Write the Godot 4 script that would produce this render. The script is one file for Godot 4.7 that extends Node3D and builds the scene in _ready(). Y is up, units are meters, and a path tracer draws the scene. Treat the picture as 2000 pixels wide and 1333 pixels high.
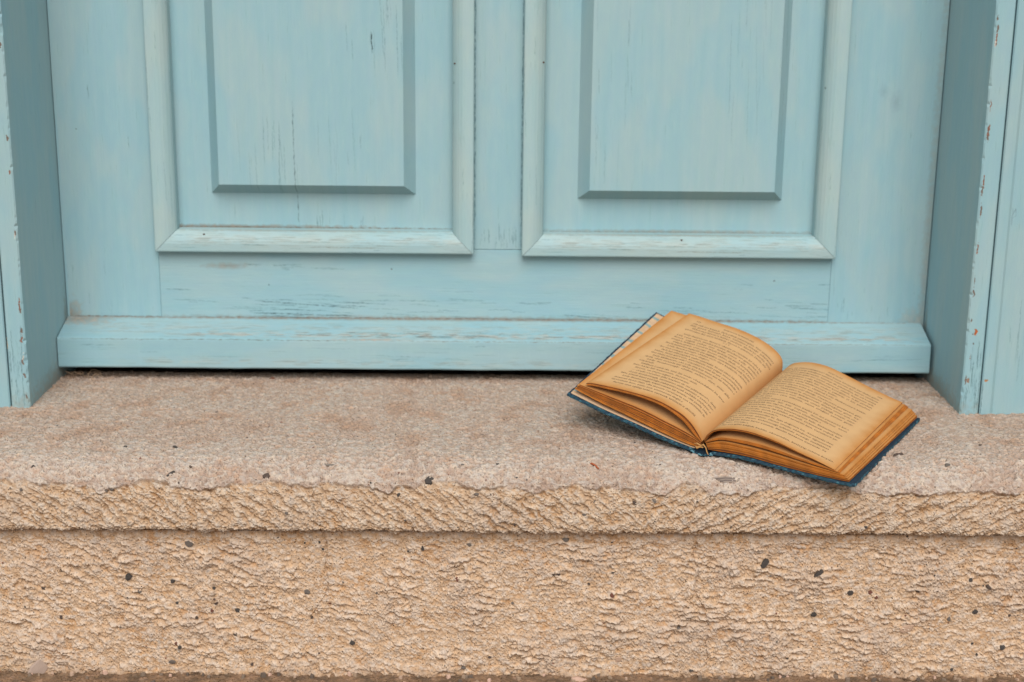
extends Node3D
# A blue panelled wooden door over a rough stone doorstep, with an old open book lying on the step.
# y is up, z points out of the house; z = 0 is the face of the door, y = 0 the top of the doorstep.

const JAMB_X := 0.4395        # inner faces of the door frame
const JAMB_Z := 0.1364        # front of the door frame
const GROUND_Y := -0.19

var rng := RandomNumberGenerator.new()
var mats := {}

# ------------------------------------------------------------------ small mesh builder
class Builder:
	var v := PackedVector3Array()
	var n := PackedVector3Array()
	var uv := PackedVector2Array()
	var col := PackedColorArray()
	var tint := Color.WHITE

	func tri(a: Vector3, b: Vector3, c: Vector3, na: Vector3, nb: Vector3, nc: Vector3, ua := Vector2.ZERO, ub := Vector2.ZERO, uc := Vector2.ZERO) -> void:
		# emitted clockwise as seen from the side the normals point to
		var flip := (b - a).cross(c - a).dot(na + nb + nc) > 0.0
		v.append(a); n.append(na); uv.append(ua); col.append(tint)
		if flip:
			v.append(c); n.append(nc); uv.append(uc); col.append(tint)
			v.append(b); n.append(nb); uv.append(ub); col.append(tint)
		else:
			v.append(b); n.append(nb); uv.append(ub); col.append(tint)
			v.append(c); n.append(nc); uv.append(uc); col.append(tint)

	func quad(a: Vector3, b: Vector3, c: Vector3, d: Vector3, out: Vector3, ua := Vector2.ZERO, ub := Vector2.ZERO, uc := Vector2.ZERO, ud := Vector2.ZERO) -> void:
		var m := (c - a).cross(d - b).normalized()
		if m == Vector3.ZERO:
			return
		if m.dot(out) < 0.0:
			m = -m
		tri(a, b, c, m, m, m, ua, ub, uc)
		tri(a, c, d, m, m, m, ua, uc, ud)

	func add_to(mesh: ArrayMesh, m: Material) -> void:
		var arr := []
		arr.resize(Mesh.ARRAY_MAX)
		arr[Mesh.ARRAY_VERTEX] = v
		arr[Mesh.ARRAY_NORMAL] = n
		arr[Mesh.ARRAY_TEX_UV] = uv
		arr[Mesh.ARRAY_COLOR] = col
		mesh.add_surface_from_arrays(Mesh.PRIMITIVE_TRIANGLES, arr)
		mesh.surface_set_material(mesh.get_surface_count() - 1, m)

	func mesh(m: Material) -> ArrayMesh:
		var out := ArrayMesh.new()
		add_to(out, m)
		return out


func put(called: String, mesh: Mesh, parent: Node) -> MeshInstance3D:
	var o := MeshInstance3D.new()
	o.name = called
	o.mesh = mesh
	parent.add_child(o, true)
	return o


func thing(called: String, label: String, category: String, at := Vector3.ZERO, kind := "") -> Node3D:
	var o := Node3D.new()
	o.name = called
	add_child(o, true)
	o.position = at
	if label:
		o.set_meta("label", label)
	if category:
		o.set_meta("category", category)
	if kind:
		o.set_meta("kind", kind)
	return o


func numbered(called: String, k: int) -> String:
	return called if k == 0 else "%s_%03d" % [called, k]


func noise(s: int, f: float, type := FastNoiseLite.TYPE_SIMPLEX_SMOOTH, oct := 1) -> FastNoiseLite:
	var q := FastNoiseLite.new()
	q.seed = s
	q.frequency = f
	q.noise_type = type
	q.fractal_type = FastNoiseLite.FRACTAL_FBM if oct > 1 else FastNoiseLite.FRACTAL_NONE
	q.fractal_octaves = oct
	return q


# noise as bytes, drawn out along one axis: w x h values, each grain about `across` wide and `along` long (pixels)
func streak_bytes(w: int, h: int, s: int, across: float, along: float, vertical: bool, oct := 2) -> PackedByteArray:
	var k := maxf(along / across, 1.0)
	var q := noise(s, 1.0 / across, FastNoiseLite.TYPE_SIMPLEX_SMOOTH, oct)
	var sw := w if vertical else maxi(4, int(w / k))
	var sh := maxi(4, int(h / k)) if vertical else h
	var im := q.get_image(sw, sh, false, false, true)
	im.convert(Image.FORMAT_L8)
	im.resize(w, h, Image.INTERPOLATE_CUBIC)
	return im.get_data()


# ------------------------------------------------------------------ painted wood
const PX := 2200.0   # texels per metre

# A board's own paint: size in metres, direction of the grain, marks = list of [kind, ...] in metres from the lower left corner.
func painted(called: String, w_m: float, h_m: float, s: int, vertical: bool, marks: Array, wear := 0.0, shift := Vector3.ZERO) -> StandardMaterial3D:
	var w := int(w_m * PX)
	var h := int(h_m * PX)
	var patch := streak_bytes(w, h, s, 150.0, 330.0, vertical, 3)
	var broad := streak_bytes(w, h, s + 7, 22.0, 380.0, vertical, 2)
	var grain := streak_bytes(w, h, s + 1, 2.6, 110.0, vertical, 3)
	var fibre := streak_bytes(w, h, s + 2, 2.0, 34.0, vertical, 2)
	var mist := streak_bytes(w, h, s + 3, 26.0, 60.0, vertical, 3)
	var fine := noise(s + 4, 0.45).get_image(w, h, false, false, true)
	fine.convert(Image.FORMAT_L8)
	var grit := fine.get_data()
	var rgb := PackedByteArray()
	rgb.resize(w * h * 3)
	var hgt := PackedByteArray()
	hgt.resize(w * h)
	for i in w * h:
		var p: float = clampf((patch[i] - 128.0) / 75.0 + 0.5, 0.0, 1.0)
		var b: float = (broad[i] - 128.0) / 128.0
		var g: float = (grain[i] - 128.0) / 128.0
		var f: float = (fibre[i] - 128.0) / 128.0
		var t: float = (grit[i] - 128.0) / 128.0
		var ms: float = (mist[i] - 128.0) / 128.0
		var light := 1.0 + b * 0.007 + g * 0.008 + t * 0.010 + ms * 0.010
		var r := lerpf(142.0, 149.0, p) * light + b * 2.0 + shift.x
		var gg := lerpf(178.0, 179.0, p) * light + shift.y
		var bb := lerpf(187.0, 185.0, p) * light - ms * 2.0 + shift.z
		# thin dark drying cracks of old paint, in patches only
		var ck: float = clampf((-g - 0.52) * 5.0, 0.0, 1.0) * clampf(ms * 2.5 - 0.35 + wear * 0.5, 0.0, 1.0)
		ck *= 0.2
		r = lerpf(r, 84.0, ck); gg = lerpf(gg, 112.0, ck); bb = lerpf(bb, 118.0, ck)
		# rubbed fibres, pale
		var rub: float = clampf((f - 0.3) * 2.2, 0.0, 1.0) * clampf(ms * 1.6 + 0.1 + wear * 0.3, 0.0, 1.0) * 0.20
		r = lerpf(r, 178.0, rub); gg = lerpf(gg, 190.0, rub); bb = lerpf(bb, 190.0, rub)
		rgb[i * 3] = int(clampf(r, 0.0, 255.0))
		rgb[i * 3 + 1] = int(clampf(gg, 0.0, 255.0))
		rgb[i * 3 + 2] = int(clampf(bb, 0.0, 255.0))
		hgt[i] = int(clampf(150.0 + g * 24.0 + f * 16.0 + t * 10.0 - ck * 160.0, 0.0, 255.0))
	var mr := RandomNumberGenerator.new()
	mr.seed = s * 977 + 5
	var wob := noise(s + 9, 0.09, FastNoiseLite.TYPE_SIMPLEX_SMOOTH, 3)
	for m in marks:
		match m[0]:
			"crack":     # x0 y0 x1 y1 width alpha
				_line(rgb, hgt, w, h, m[1], m[2], m[3], m[4], m[5], m[6], Color8(62, 82, 86), wob, mr.randf() * 900.0, 1.0)
			"line":      # the same in a colour, nearly straight
				_line(rgb, hgt, w, h, m[1], m[2], m[3], m[4], m[5], m[6], m[7], wob, mr.randf() * 900.0, 0.8)
			"streaks":   # rectangle, count, longest, alpha: many short cracks along the grain
				for k in m[5]:
					var x := mr.randf_range(m[1], m[3])
					var y := mr.randf_range(m[2], m[4])
					var l: float = m[6] * mr.randf_range(0.2, 1.0)
					var lean := mr.randf_range(-0.06, 0.02) * l
					var x1 := x + (lean if vertical else l)
					var y1 := y + (l if vertical else lean)
					_line(rgb, hgt, w, h, x, y, x1, y1, mr.randf_range(0.0003, 0.0009), m[7] * mr.randf_range(0.3, 1.0), Color8(74, 100, 106), wob, mr.randf() * 900.0, 0.9)
			"chip":      # x y rx ry colour
				_blot(rgb, hgt, w, h, m[1], m[2], m[3], m[4], m[5], 0.95, wob, mr.randf() * 900.0, true)
			"stain":     # x y rx ry colour alpha, soft
				_blot(rgb, hgt, w, h, m[1], m[2], m[3], m[4], m[5], m[6], wob, mr.randf() * 900.0, false)
			"band":      # rectangle, alpha: paint rubbed down to grey fibres
				var x0 := clampi(int(m[1] * PX), 0, w)
				var x1 := clampi(int(m[3] * PX), 0, w)
				var y0 := clampi(h - int(m[4] * PX), 0, h)
				var y1 := clampi(h - int(m[2] * PX), 0, h)
				for y in range(y0, y1):
					var edge := 1.0 - absf((y - y0) / maxf(1.0, y1 - y0) * 2.0 - 1.0)
					for x in range(x0, x1):
						var i := y * w + x
						var side := minf(1.0, minf(x - x0, x1 - x) / 90.0)
						var q: float = clampf((fibre[i] - 128.0) / 60.0 + (mist[i] - 128.0) / 70.0 - 0.35 + edge, 0.0, 1.0) * edge * side * m[5]
						var dark: float = clampf((118.0 - grain[i]) / 22.0, 0.0, 1.0)
						_mix(rgb, i, lerpf(172.0, 112.0, dark), lerpf(176.0, 104.0, dark), lerpf(172.0, 96.0, dark), q)
						hgt[i] = int(clampf(hgt[i] - q * (20.0 + 70.0 * dark), 0.0, 255.0))
	var m3 := StandardMaterial3D.new()
	m3.resource_name = called
	m3.albedo_texture = ImageTexture.create_from_image(Image.create_from_data(w, h, false, Image.FORMAT_RGB8, rgb))
	m3.roughness = 0.62
	m3.metallic_specular = 0.35
	m3.heightmap_enabled = true
	m3.heightmap_texture = ImageTexture.create_from_image(Image.create_from_data(w, h, false, Image.FORMAT_L8, hgt))
	m3.heightmap_scale = 0.055
	return m3


func _mix(rgb: PackedByteArray, i: int, r: float, g: float, b: float, a: float) -> void:
	rgb[i * 3] = int(lerpf(rgb[i * 3], r, a))
	rgb[i * 3 + 1] = int(lerpf(rgb[i * 3 + 1], g, a))
	rgb[i * 3 + 2] = int(lerpf(rgb[i * 3 + 2], b, a))


func _line(rgb: PackedByteArray, hgt: PackedByteArray, w: int, h: int, x0: float, y0: float, x1: float, y1: float, width: float, alpha: float, c: Color, wob: FastNoiseLite, ph: float, wander: float) -> void:
	var a := Vector2(x0 * PX, h - y0 * PX)
	var b := Vector2(x1 * PX, h - y1 * PX)
	var steps := maxi(2, int(a.distance_to(b) * 1.4))
	var across := (b - a).normalized().orthogonal()
	for k in steps + 1:
		var t := float(k) / steps
		var p := a.lerp(b, t) + across * wob.get_noise_2d(k * 0.35, ph) * wander * 1.6
		var fade := alpha * clampf(minf(t, 1.0 - t) * 8.0, 0.15, 1.0) * clampf(0.75 + wob.get_noise_2d(k * 0.8, ph + 300.0) * 1.2, 0.0, 1.0)
		var r := maxf(0.6, width * PX * 0.5 * (0.8 + 0.6 * wob.get_noise_2d(k * 0.5, ph + 77.0)))
		for dy in range(-int(ceil(r)), int(ceil(r)) + 1):
			for dx in range(-int(ceil(r)), int(ceil(r)) + 1):
				var x := int(p.x) + dx
				var y := int(p.y) + dy
				if x < 0 or y < 0 or x >= w or y >= h:
					continue
				var d := Vector2(x + 0.5, y + 0.5).distance_to(p)
				var q := clampf(r + 0.5 - d, 0.0, 1.0) * fade * 0.6
				if q > 0.0:
					_mix(rgb, y * w + x, c.r8, c.g8, c.b8, q)
					hgt[y * w + x] = int(maxf(0.0, hgt[y * w + x] - q * 70.0))


func _blot(rgb: PackedByteArray, hgt: PackedByteArray, w: int, h: int, cx: float, cy: float, rx: float, ry: float, c: Color, alpha: float, wob: FastNoiseLite, ph: float, sharp: bool) -> void:
	var px := cx * PX
	var py := h - cy * PX
	for y in range(maxi(0, int(py - ry * PX * 1.6)), mini(h, int(py + ry * PX * 1.6) + 1)):
		for x in range(maxi(0, int(px - rx * PX * 1.6)), mini(w, int(px + rx * PX * 1.6) + 1)):
			var d := Vector2((x + 0.5 - px) / (rx * PX), (y + 0.5 - py) / (ry * PX)).length()
			var nz := wob.get_noise_2d(x * (1.6 if sharp else 0.6) + ph, y * (1.6 if sharp else 0.6))
			var q := clampf((1.0 - d + nz * 0.9) * 3.0, 0.0, 1.0) if sharp else clampf(1.0 - d + nz * 0.5, 0.0, 1.0)
			q *= alpha
			if q > 0.01:
				var i := y * w + x
				var l := 1.0 + nz * 0.25
				_mix(rgb, i, clampf(c.r8 * l, 0, 255), clampf(c.g8 * l, 0, 255), clampf(c.b8 * l, 0, 255), q)
				if sharp:
					hgt[i] = int(maxf(0.0, hgt[i] - q * 90.0))


# A board with softened front arrises; front faces +z. `r` is the rectangle of its paint (metres).
func board(x0: float, x1: float, y0: float, y1: float, z0: float, z1: float, m: Material, r: Rect2, ch := 0.0012) -> ArrayMesh:
	var b := Builder.new()
	var t := func(x: float, y: float) -> Vector2: return Vector2((x - r.position.x) / r.size.x, 1.0 - (y - r.position.y) / r.size.y)
	var zc := z1 - ch
	# front, then the chamfers, then the sides and the back
	var o := [Vector2(x0, y0), Vector2(x1, y0), Vector2(x1, y1), Vector2(x0, y1)]
	var i := [Vector2(x0 + ch, y0 + ch), Vector2(x1 - ch, y0 + ch), Vector2(x1 - ch, y1 - ch), Vector2(x0 + ch, y1 - ch)]
	var at := func(p: Vector2, z: float) -> Vector3: return Vector3(p.x, p.y, z)
	var rows := maxi(1, int((y1 - y0) / 0.3))
	for k in rows:
		var ya := lerpf(y0 + ch, y1 - ch, float(k) / rows)
		var yb := lerpf(y0 + ch, y1 - ch, float(k + 1) / rows)
		b.quad(Vector3(x0 + ch, ya, z1), Vector3(x1 - ch, ya, z1), Vector3(x1 - ch, yb, z1), Vector3(x0 + ch, yb, z1), Vector3(0, 0, 1), t.call(x0 + ch, ya), t.call(x1 - ch, ya), t.call(x1 - ch, yb), t.call(x0 + ch, yb))
	var outs := [Vector3(0, -1, 0), Vector3(1, 0, 0), Vector3(0, 1, 0), Vector3(-1, 0, 0)]
	for k in 4:
		var l: int = (k + 1) % 4
		var s: Vector3 = outs[k]
		b.quad(at.call(i[k], z1), at.call(o[k], zc), at.call(o[l], zc), at.call(i[l], z1), s + Vector3(0, 0, 1), t.call(i[k].x, i[k].y), t.call(o[k].x, o[k].y), t.call(o[l].x, o[l].y), t.call(i[l].x, i[l].y))
		var e := Vector2(s.x, s.y) * (zc - z0)
		b.quad(at.call(o[k], zc), at.call(o[k], z0), at.call(o[l], z0), at.call(o[l], zc), s, t.call(o[k].x, o[k].y), t.call(o[k].x + e.x, o[k].y + e.y), t.call(o[l].x + e.x, o[l].y + e.y), t.call(o[l].x, o[l].y))
	b.quad(at.call(o[0], z0), at.call(o[1], z0), at.call(o[2], z0), at.call(o[3], z0), Vector3(0, 0, -1))
	return b.mesh(m)


# A closed outline drawn along a line. place(p, t) puts outline point p at distance t; cut0/cut1(p) move the ends (mitres); shift(k, t) nudges outline point k.
func drawn(outline: PackedVector2Array, place: Callable, t0: float, t1: float, segs: int, m: Material, w_m: float, h_m: float, vertical: bool, cut0 = null, cut1 = null, shift = null, v_at := 0.0) -> ArrayMesh:
	var b := Builder.new()
	var k_n := outline.size()
	var run := PackedFloat32Array([0.0])
	for k in k_n:
		run.append(run[k] + outline[k].distance_to(outline[(k + 1) % k_n]))
	var area := 0.0
	for k in k_n:
		area += outline[k].cross(outline[(k + 1) % k_n])
	var sgn := 1.0 if area > 0.0 else -1.0
	var pos := func(k: int, j: int) -> Array:
		var p := outline[k % k_n]
		var a: float = t0 + (cut0.call(p) if cut0 != null else 0.0)
		var z: float = t1 + (cut1.call(p) if cut1 != null else 0.0)
		var t := lerpf(a, z, float(j) / segs)
		var q := p
		if shift != null:
			q += shift.call(k % k_n, t)
		return [place.call(q, t), t]
	for j in segs:
		for k in k_n:
			var a: Array = pos.call(k, j)
			var bb: Array = pos.call(k + 1, j)
			var c: Array = pos.call(k + 1, j + 1)
			var d: Array = pos.call(k, j + 1)
			var e := outline[(k + 1) % k_n] - outline[k]
			var o2 := Vector2(e.y, -e.x).normalized() * sgn
			var out: Vector3 = place.call(outline[k] + o2 * 0.001, a[1]) - place.call(outline[k], a[1])
			var uvs := []
			for q in [[run[k], a[1]], [run[k + 1], bb[1]], [run[k + 1], c[1]], [run[k], d[1]]]:
				uvs.append(Vector2(q[0] / w_m, 1.0 - (q[1] - v_at) / h_m) if vertical else Vector2((q[1] - v_at) / w_m, 1.0 - q[0] / h_m))
			b.quad(a[0], bb[0], c[0], d[0], out, uvs[0], uvs[1], uvs[2], uvs[3])
	var idx := Geometry2D.triangulate_polygon(outline)
	for e in [[0, -1.0], [segs, 1.0]]:
		for k in range(0, idx.size(), 3):
			var p0: Array = pos.call(idx[k], e[0])
			var p1: Array = pos.call(idx[k + 1], e[0])
			var p2: Array = pos.call(idx[k + 2], e[0])
			var nn: Vector3 = (p1[0] - p0[0]).cross(p2[0] - p0[0]).normalized()
			var along: Vector3 = (place.call(outline[0], t1) - place.call(outline[0], t0)) * e[1]
			if nn.dot(along) < 0.0:
				nn = -nn
			var ue := Vector2(0.02, 0.02)
			b.tri(p0[0], p1[0], p2[0], nn, nn, nn, ue + outline[idx[k]] / w_m, ue + outline[idx[k + 1]] / w_m, ue + outline[idx[k + 2]] / w_m)
	return b.mesh(m)


func box(x0: float, x1: float, y0: float, y1: float, z0: float, z1: float, m: Material) -> ArrayMesh:
	return board(x0, x1, y0, y1, z0, z1, m, Rect2(0, 0, 1, 1), 0.002)


# ------------------------------------------------------------------ main
func _ready() -> void:
	rng.seed = 20240611
	# camera
	var cam := Camera3D.new()
	cam.name = "camera"
	cam.fov = 25.9113
	cam.near = 0.05
	cam.far = 400.0
	cam.position = Vector3(-0.00235, 0.41754, 1.47667)
	cam.rotation = Vector3(-0.254991, -0.012065, 0.010870)
	var lens := CameraAttributesPhysical.new()
	lens.frustum_focal_length = 52.16
	lens.frustum_focus_distance = 1.235
	lens.exposure_aperture = 7.1
	cam.attributes = lens
	add_child(cam)
	cam.current = true
	# sky, exposure
	var env := Environment.new()
	env.background_mode = Environment.BG_SKY
	var sky_mat := ProceduralSkyMaterial.new()
	sky_mat.sky_top_color = Color(0.80, 0.82, 0.84)
	sky_mat.sky_horizon_color = Color(0.80, 0.80, 0.79)
	sky_mat.sky_curve = 0.2
	sky_mat.sky_energy_multiplier = 0.92
	sky_mat.ground_bottom_color = Color(0.36, 0.33, 0.30)
	sky_mat.ground_horizon_color = Color(0.55, 0.53, 0.50)
	sky_mat.sun_angle_max = 1.0
	var sky := Sky.new()
	sky.sky_material = sky_mat
	env.sky = sky
	env.tonemap_mode = Environment.TONE_MAPPER_LINEAR
	env.tonemap_exposure = 1.53
	env.ssao_enabled = true
	env.ssil_enabled = true
	env.sdfgi_enabled = true
	var around := WorldEnvironment.new()
	around.name = "daylight"
	around.environment = env
	add_child(around)
	# veiled sun, high in front of the house
	var sun := DirectionalLight3D.new()
	sun.name = "sun"
	sun.light_energy = 0.58
	sun.light_color = Color(1.0, 0.985, 0.965)
	sun.light_angular_distance = 40.0
	sun.shadow_enabled = true
	add_child(sun)
	sun.rotation_degrees = Vector3(-43.0, 1.0, 0.0)

	make_materials()
	build_ground()
	build_house()
	build_step()
	build_frame()
	build_door()
	build_book()
	build_litter()


func make_materials() -> void:
	var dark := StandardMaterial3D.new()
	dark.albedo_color = Color(0.16, 0.14, 0.13)
	dark.roughness = 0.95
	mats.inside = dark
	var plaster := StandardMaterial3D.new()
	plaster.albedo_color = Color(0.72, 0.66, 0.58)
	plaster.roughness = 0.95
	mats.plaster = plaster
	# fine mineral speckle for all the stone, multiplied with the stone's own colour per vertex
	var n := 1024
	var a1 := noise(31, 0.22, FastNoiseLite.TYPE_SIMPLEX_SMOOTH, 2).get_seamless_image(n, n)
	var a2 := noise(32, 0.045, FastNoiseLite.TYPE_SIMPLEX_SMOOTH, 4).get_seamless_image(n, n)
	var a3 := noise(33, 0.075, FastNoiseLite.TYPE_CELLULAR).get_seamless_image(n, n)
	var a4 := noise(34, 0.11, FastNoiseLite.TYPE_SIMPLEX_SMOOTH, 4).get_seamless_image(n, n)
	for im in [a1, a2, a3, a4]:
		im.convert(Image.FORMAT_L8)
	var b1: PackedByteArray = a1.get_data()
	var b2: PackedByteArray = a2.get_data()
	var b3: PackedByteArray = a3.get_data()
	var b4: PackedByteArray = a4.get_data()
	var rgb := PackedByteArray()
	rgb.resize(n * n * 3)
	var hg := PackedByteArray()
	hg.resize(n * n)
	for i in n * n:
		var l: float = 0.90 + (b1[i] - 128.0) / 128.0 * 0.07 + (b2[i] - 128.0) / 128.0 * 0.10 + (b4[i] - 128.0) / 128.0 * 0.08
		var warm: float = (b2[i] - 128.0) / 128.0
		var r := l
		var g := l * (1.0 - 0.035 * warm)
		var b := l * (1.0 - 0.09 * warm)
		# small dark grains and pores
		var pore: float = clampf((36.0 - b3[i]) / 14.0, 0.0, 1.0) * clampf((b2[i] - 128.0) / 14.0, 0.0, 1.0)
		r = lerpf(r, 0.26, pore * 0.85); g = lerpf(g, 0.23, pore * 0.85); b = lerpf(b, 0.21, pore * 0.85)
		rgb[i * 3] = int(clampf(r * 255.0, 0, 255))
		rgb[i * 3 + 1] = int(clampf(g * 255.0, 0, 255))
		rgb[i * 3 + 2] = int(clampf(b * 255.0, 0, 255))
		hg[i] = int(clampf(128.0 + (b4[i] - 128.0) * 0.7 + (b1[i] - 128.0) * 0.35 - pore * 90.0, 0.0, 255.0))
	var stone := StandardMaterial3D.new()
	stone.resource_name = "weathered_stone"
	stone.vertex_color_use_as_albedo = true
	stone.albedo_texture = ImageTexture.create_from_image(Image.create_from_data(n, n, false, Image.FORMAT_RGB8, rgb))
	stone.roughness = 0.95
	stone.metallic_specular = 0.2
	stone.uv1_triplanar = true
	stone.uv1_world_triplanar = true
	stone.uv1_scale = Vector3(3.7, 3.7, 3.7)
	stone.heightmap_enabled = true
	stone.heightmap_texture = ImageTexture.create_from_image(Image.create_from_data(n, n, false, Image.FORMAT_L8, hg))
	stone.heightmap_scale = 0.11
	mats.stone = stone


# ------------------------------------------------------------------ stone surfaces
# A sheet of displaced stone: path = points (z, y) of its section, x columns; shape(x, s, z, y) returns [height, colour].
# Returns {mesh, pos (rows x cols), nor, cols, rows}.
func stone_sheet(path: PackedVector2Array, xs: PackedFloat32Array, shape: Callable, m: Material) -> Dictionary:
	var rows := path.size()
	var cols := xs.size()
	var pos := PackedVector3Array()
	pos.resize(rows * cols)
	var colr := PackedColorArray()
	colr.resize(rows * cols)
	var s := 0.0
	for r in rows:
		var p := path[r]
		if r > 0:
			s += p.distance_to(path[r - 1])
		var d := (path[mini(r + 2, rows - 1)] - path[maxi(r - 2, 0)]).normalized()
		var nr := Vector3(0.0, d.x, -d.y)     # section runs back to front, then down: outward is up, then forward
		for c in cols:
			var x := xs[c]
			var hc: Array = shape.call(x, s, p.x, p.y)
			pos[r * cols + c] = Vector3(x, p.y, p.x) + nr * hc[0]
			colr[r * cols + c] = hc[1]
	var nor := PackedVector3Array()
	nor.resize(rows * cols)
	for r in rows:
		var up := maxi(r - 1, 0) * cols
		var dn := mini(r + 1, rows - 1) * cols
		for c in cols:
			nor[r * cols + c] = (pos[dn + c] - pos[up + c]).cross(pos[r * cols + mini(c + 1, cols - 1)] - pos[r * cols + maxi(c - 1, 0)]).normalized()
	var idx := PackedInt32Array()
	idx.resize((rows - 1) * (cols - 1) * 6)
	var k := 0
	for r in rows - 1:
		for c in cols - 1:
			var a := r * cols + c
			idx[k] = a; idx[k + 1] = a + 1; idx[k + 2] = a + cols + 1
			idx[k + 3] = a; idx[k + 4] = a + cols + 1; idx[k + 5] = a + cols
			k += 6
	var arr := []
	arr.resize(Mesh.ARRAY_MAX)
	arr[Mesh.ARRAY_VERTEX] = pos
	arr[Mesh.ARRAY_NORMAL] = nor
	arr[Mesh.ARRAY_COLOR] = colr
	arr[Mesh.ARRAY_INDEX] = idx
	var mesh := ArrayMesh.new()
	mesh.add_surface_from_arrays(Mesh.PRIMITIVE_TRIANGLES, arr)
	mesh.surface_set_material(0, m)
	return {"mesh": mesh, "pos": pos, "nor": nor, "cols": cols, "rows": rows, "xs": xs}


# columns of a sheet: closest together in the middle, twice as wide out to `mid`, coarse beyond
func columns_of(fine: float, coarse: float, half: float, mid: float, far: float) -> PackedFloat32Array:
	var right := PackedFloat32Array([0.0])
	var x := 0.0
	while x < far:
		x += fine if x < half else (fine * 2.2 if x < mid else coarse)
		right.append(x)
	var xs := PackedFloat32Array()
	for k in range(right.size() - 1, 0, -1):
		xs.append(-right[k])
	xs.append_array(right)
	return xs


# The section through given points, rounded and cut into steps of about `step`.
func smooth_path(pts: PackedVector2Array, steps: PackedFloat32Array) -> PackedVector2Array:
	var out := PackedVector2Array()
	for k in pts.size() - 1:
		var a := pts[maxi(k - 1, 0)]
		var b := pts[k]
		var c := pts[k + 1]
		var d := pts[mini(k + 2, pts.size() - 1)]
		var n := maxi(1, int(ceil(b.distance_to(c) / steps[k])))
		for j in n:
			var t := float(j) / n
			out.append(b.cubic_interpolate(c, a, d, t) if b.distance_to(c) < 0.05 else b.lerp(c, t))
	out.append(pts[pts.size() - 1])
	return out


func lin(r: int, g: int, b: int) -> Color:
	return Color8(r, g, b).srgb_to_linear()


var crack_paths := [
	[Vector2(-0.1477, 0.012), Vector2(-0.1490, 0.0), Vector2(-0.1465, -0.008), Vector2(-0.1495, -0.016), Vector2(-0.1545, -0.0225), Vector2(-0.1520, -0.036), Vector2(-0.1500, -0.052)],
	[Vector2(-0.1490, -0.054), Vector2(-0.1441, -0.0765), Vector2(-0.1455, -0.092), Vector2(-0.1435, -0.1100), Vector2(-0.148, -0.122), Vector2(-0.1600, -0.1386)],
	[Vector2(0.1715, -0.068), Vector2(0.1690, -0.079), Vector2(0.1740, -0.094), Vector2(0.1722, -0.1127), Vector2(0.181, -0.130), Vector2(0.1860, -0.1516), Vector2(0.183, -0.163), Vector2(0.1860, -0.178)],
	[Vector2(-0.1475, -0.014), Vector2(-0.1435, -0.020), Vector2(-0.1575, -0.024)],
]


# depth of a drawn crack at (x, y on the face), 0..1
func crack_at(x: float, y: float, wob: float) -> float:
	var best := 1.0
	for path in crack_paths:
		if x < path[0].x - 0.03 or x > path[0].x + 0.03:
			continue
		for k in path.size() - 1:
			var p := Geometry2D.get_closest_point_to_segment(Vector2(x + wob, y), path[k], path[k + 1])
			best = minf(best, p.distance_to(Vector2(x + wob, y)))
	return clampf(1.1 - best / 0.0009, 0.0, 1.0)


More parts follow.
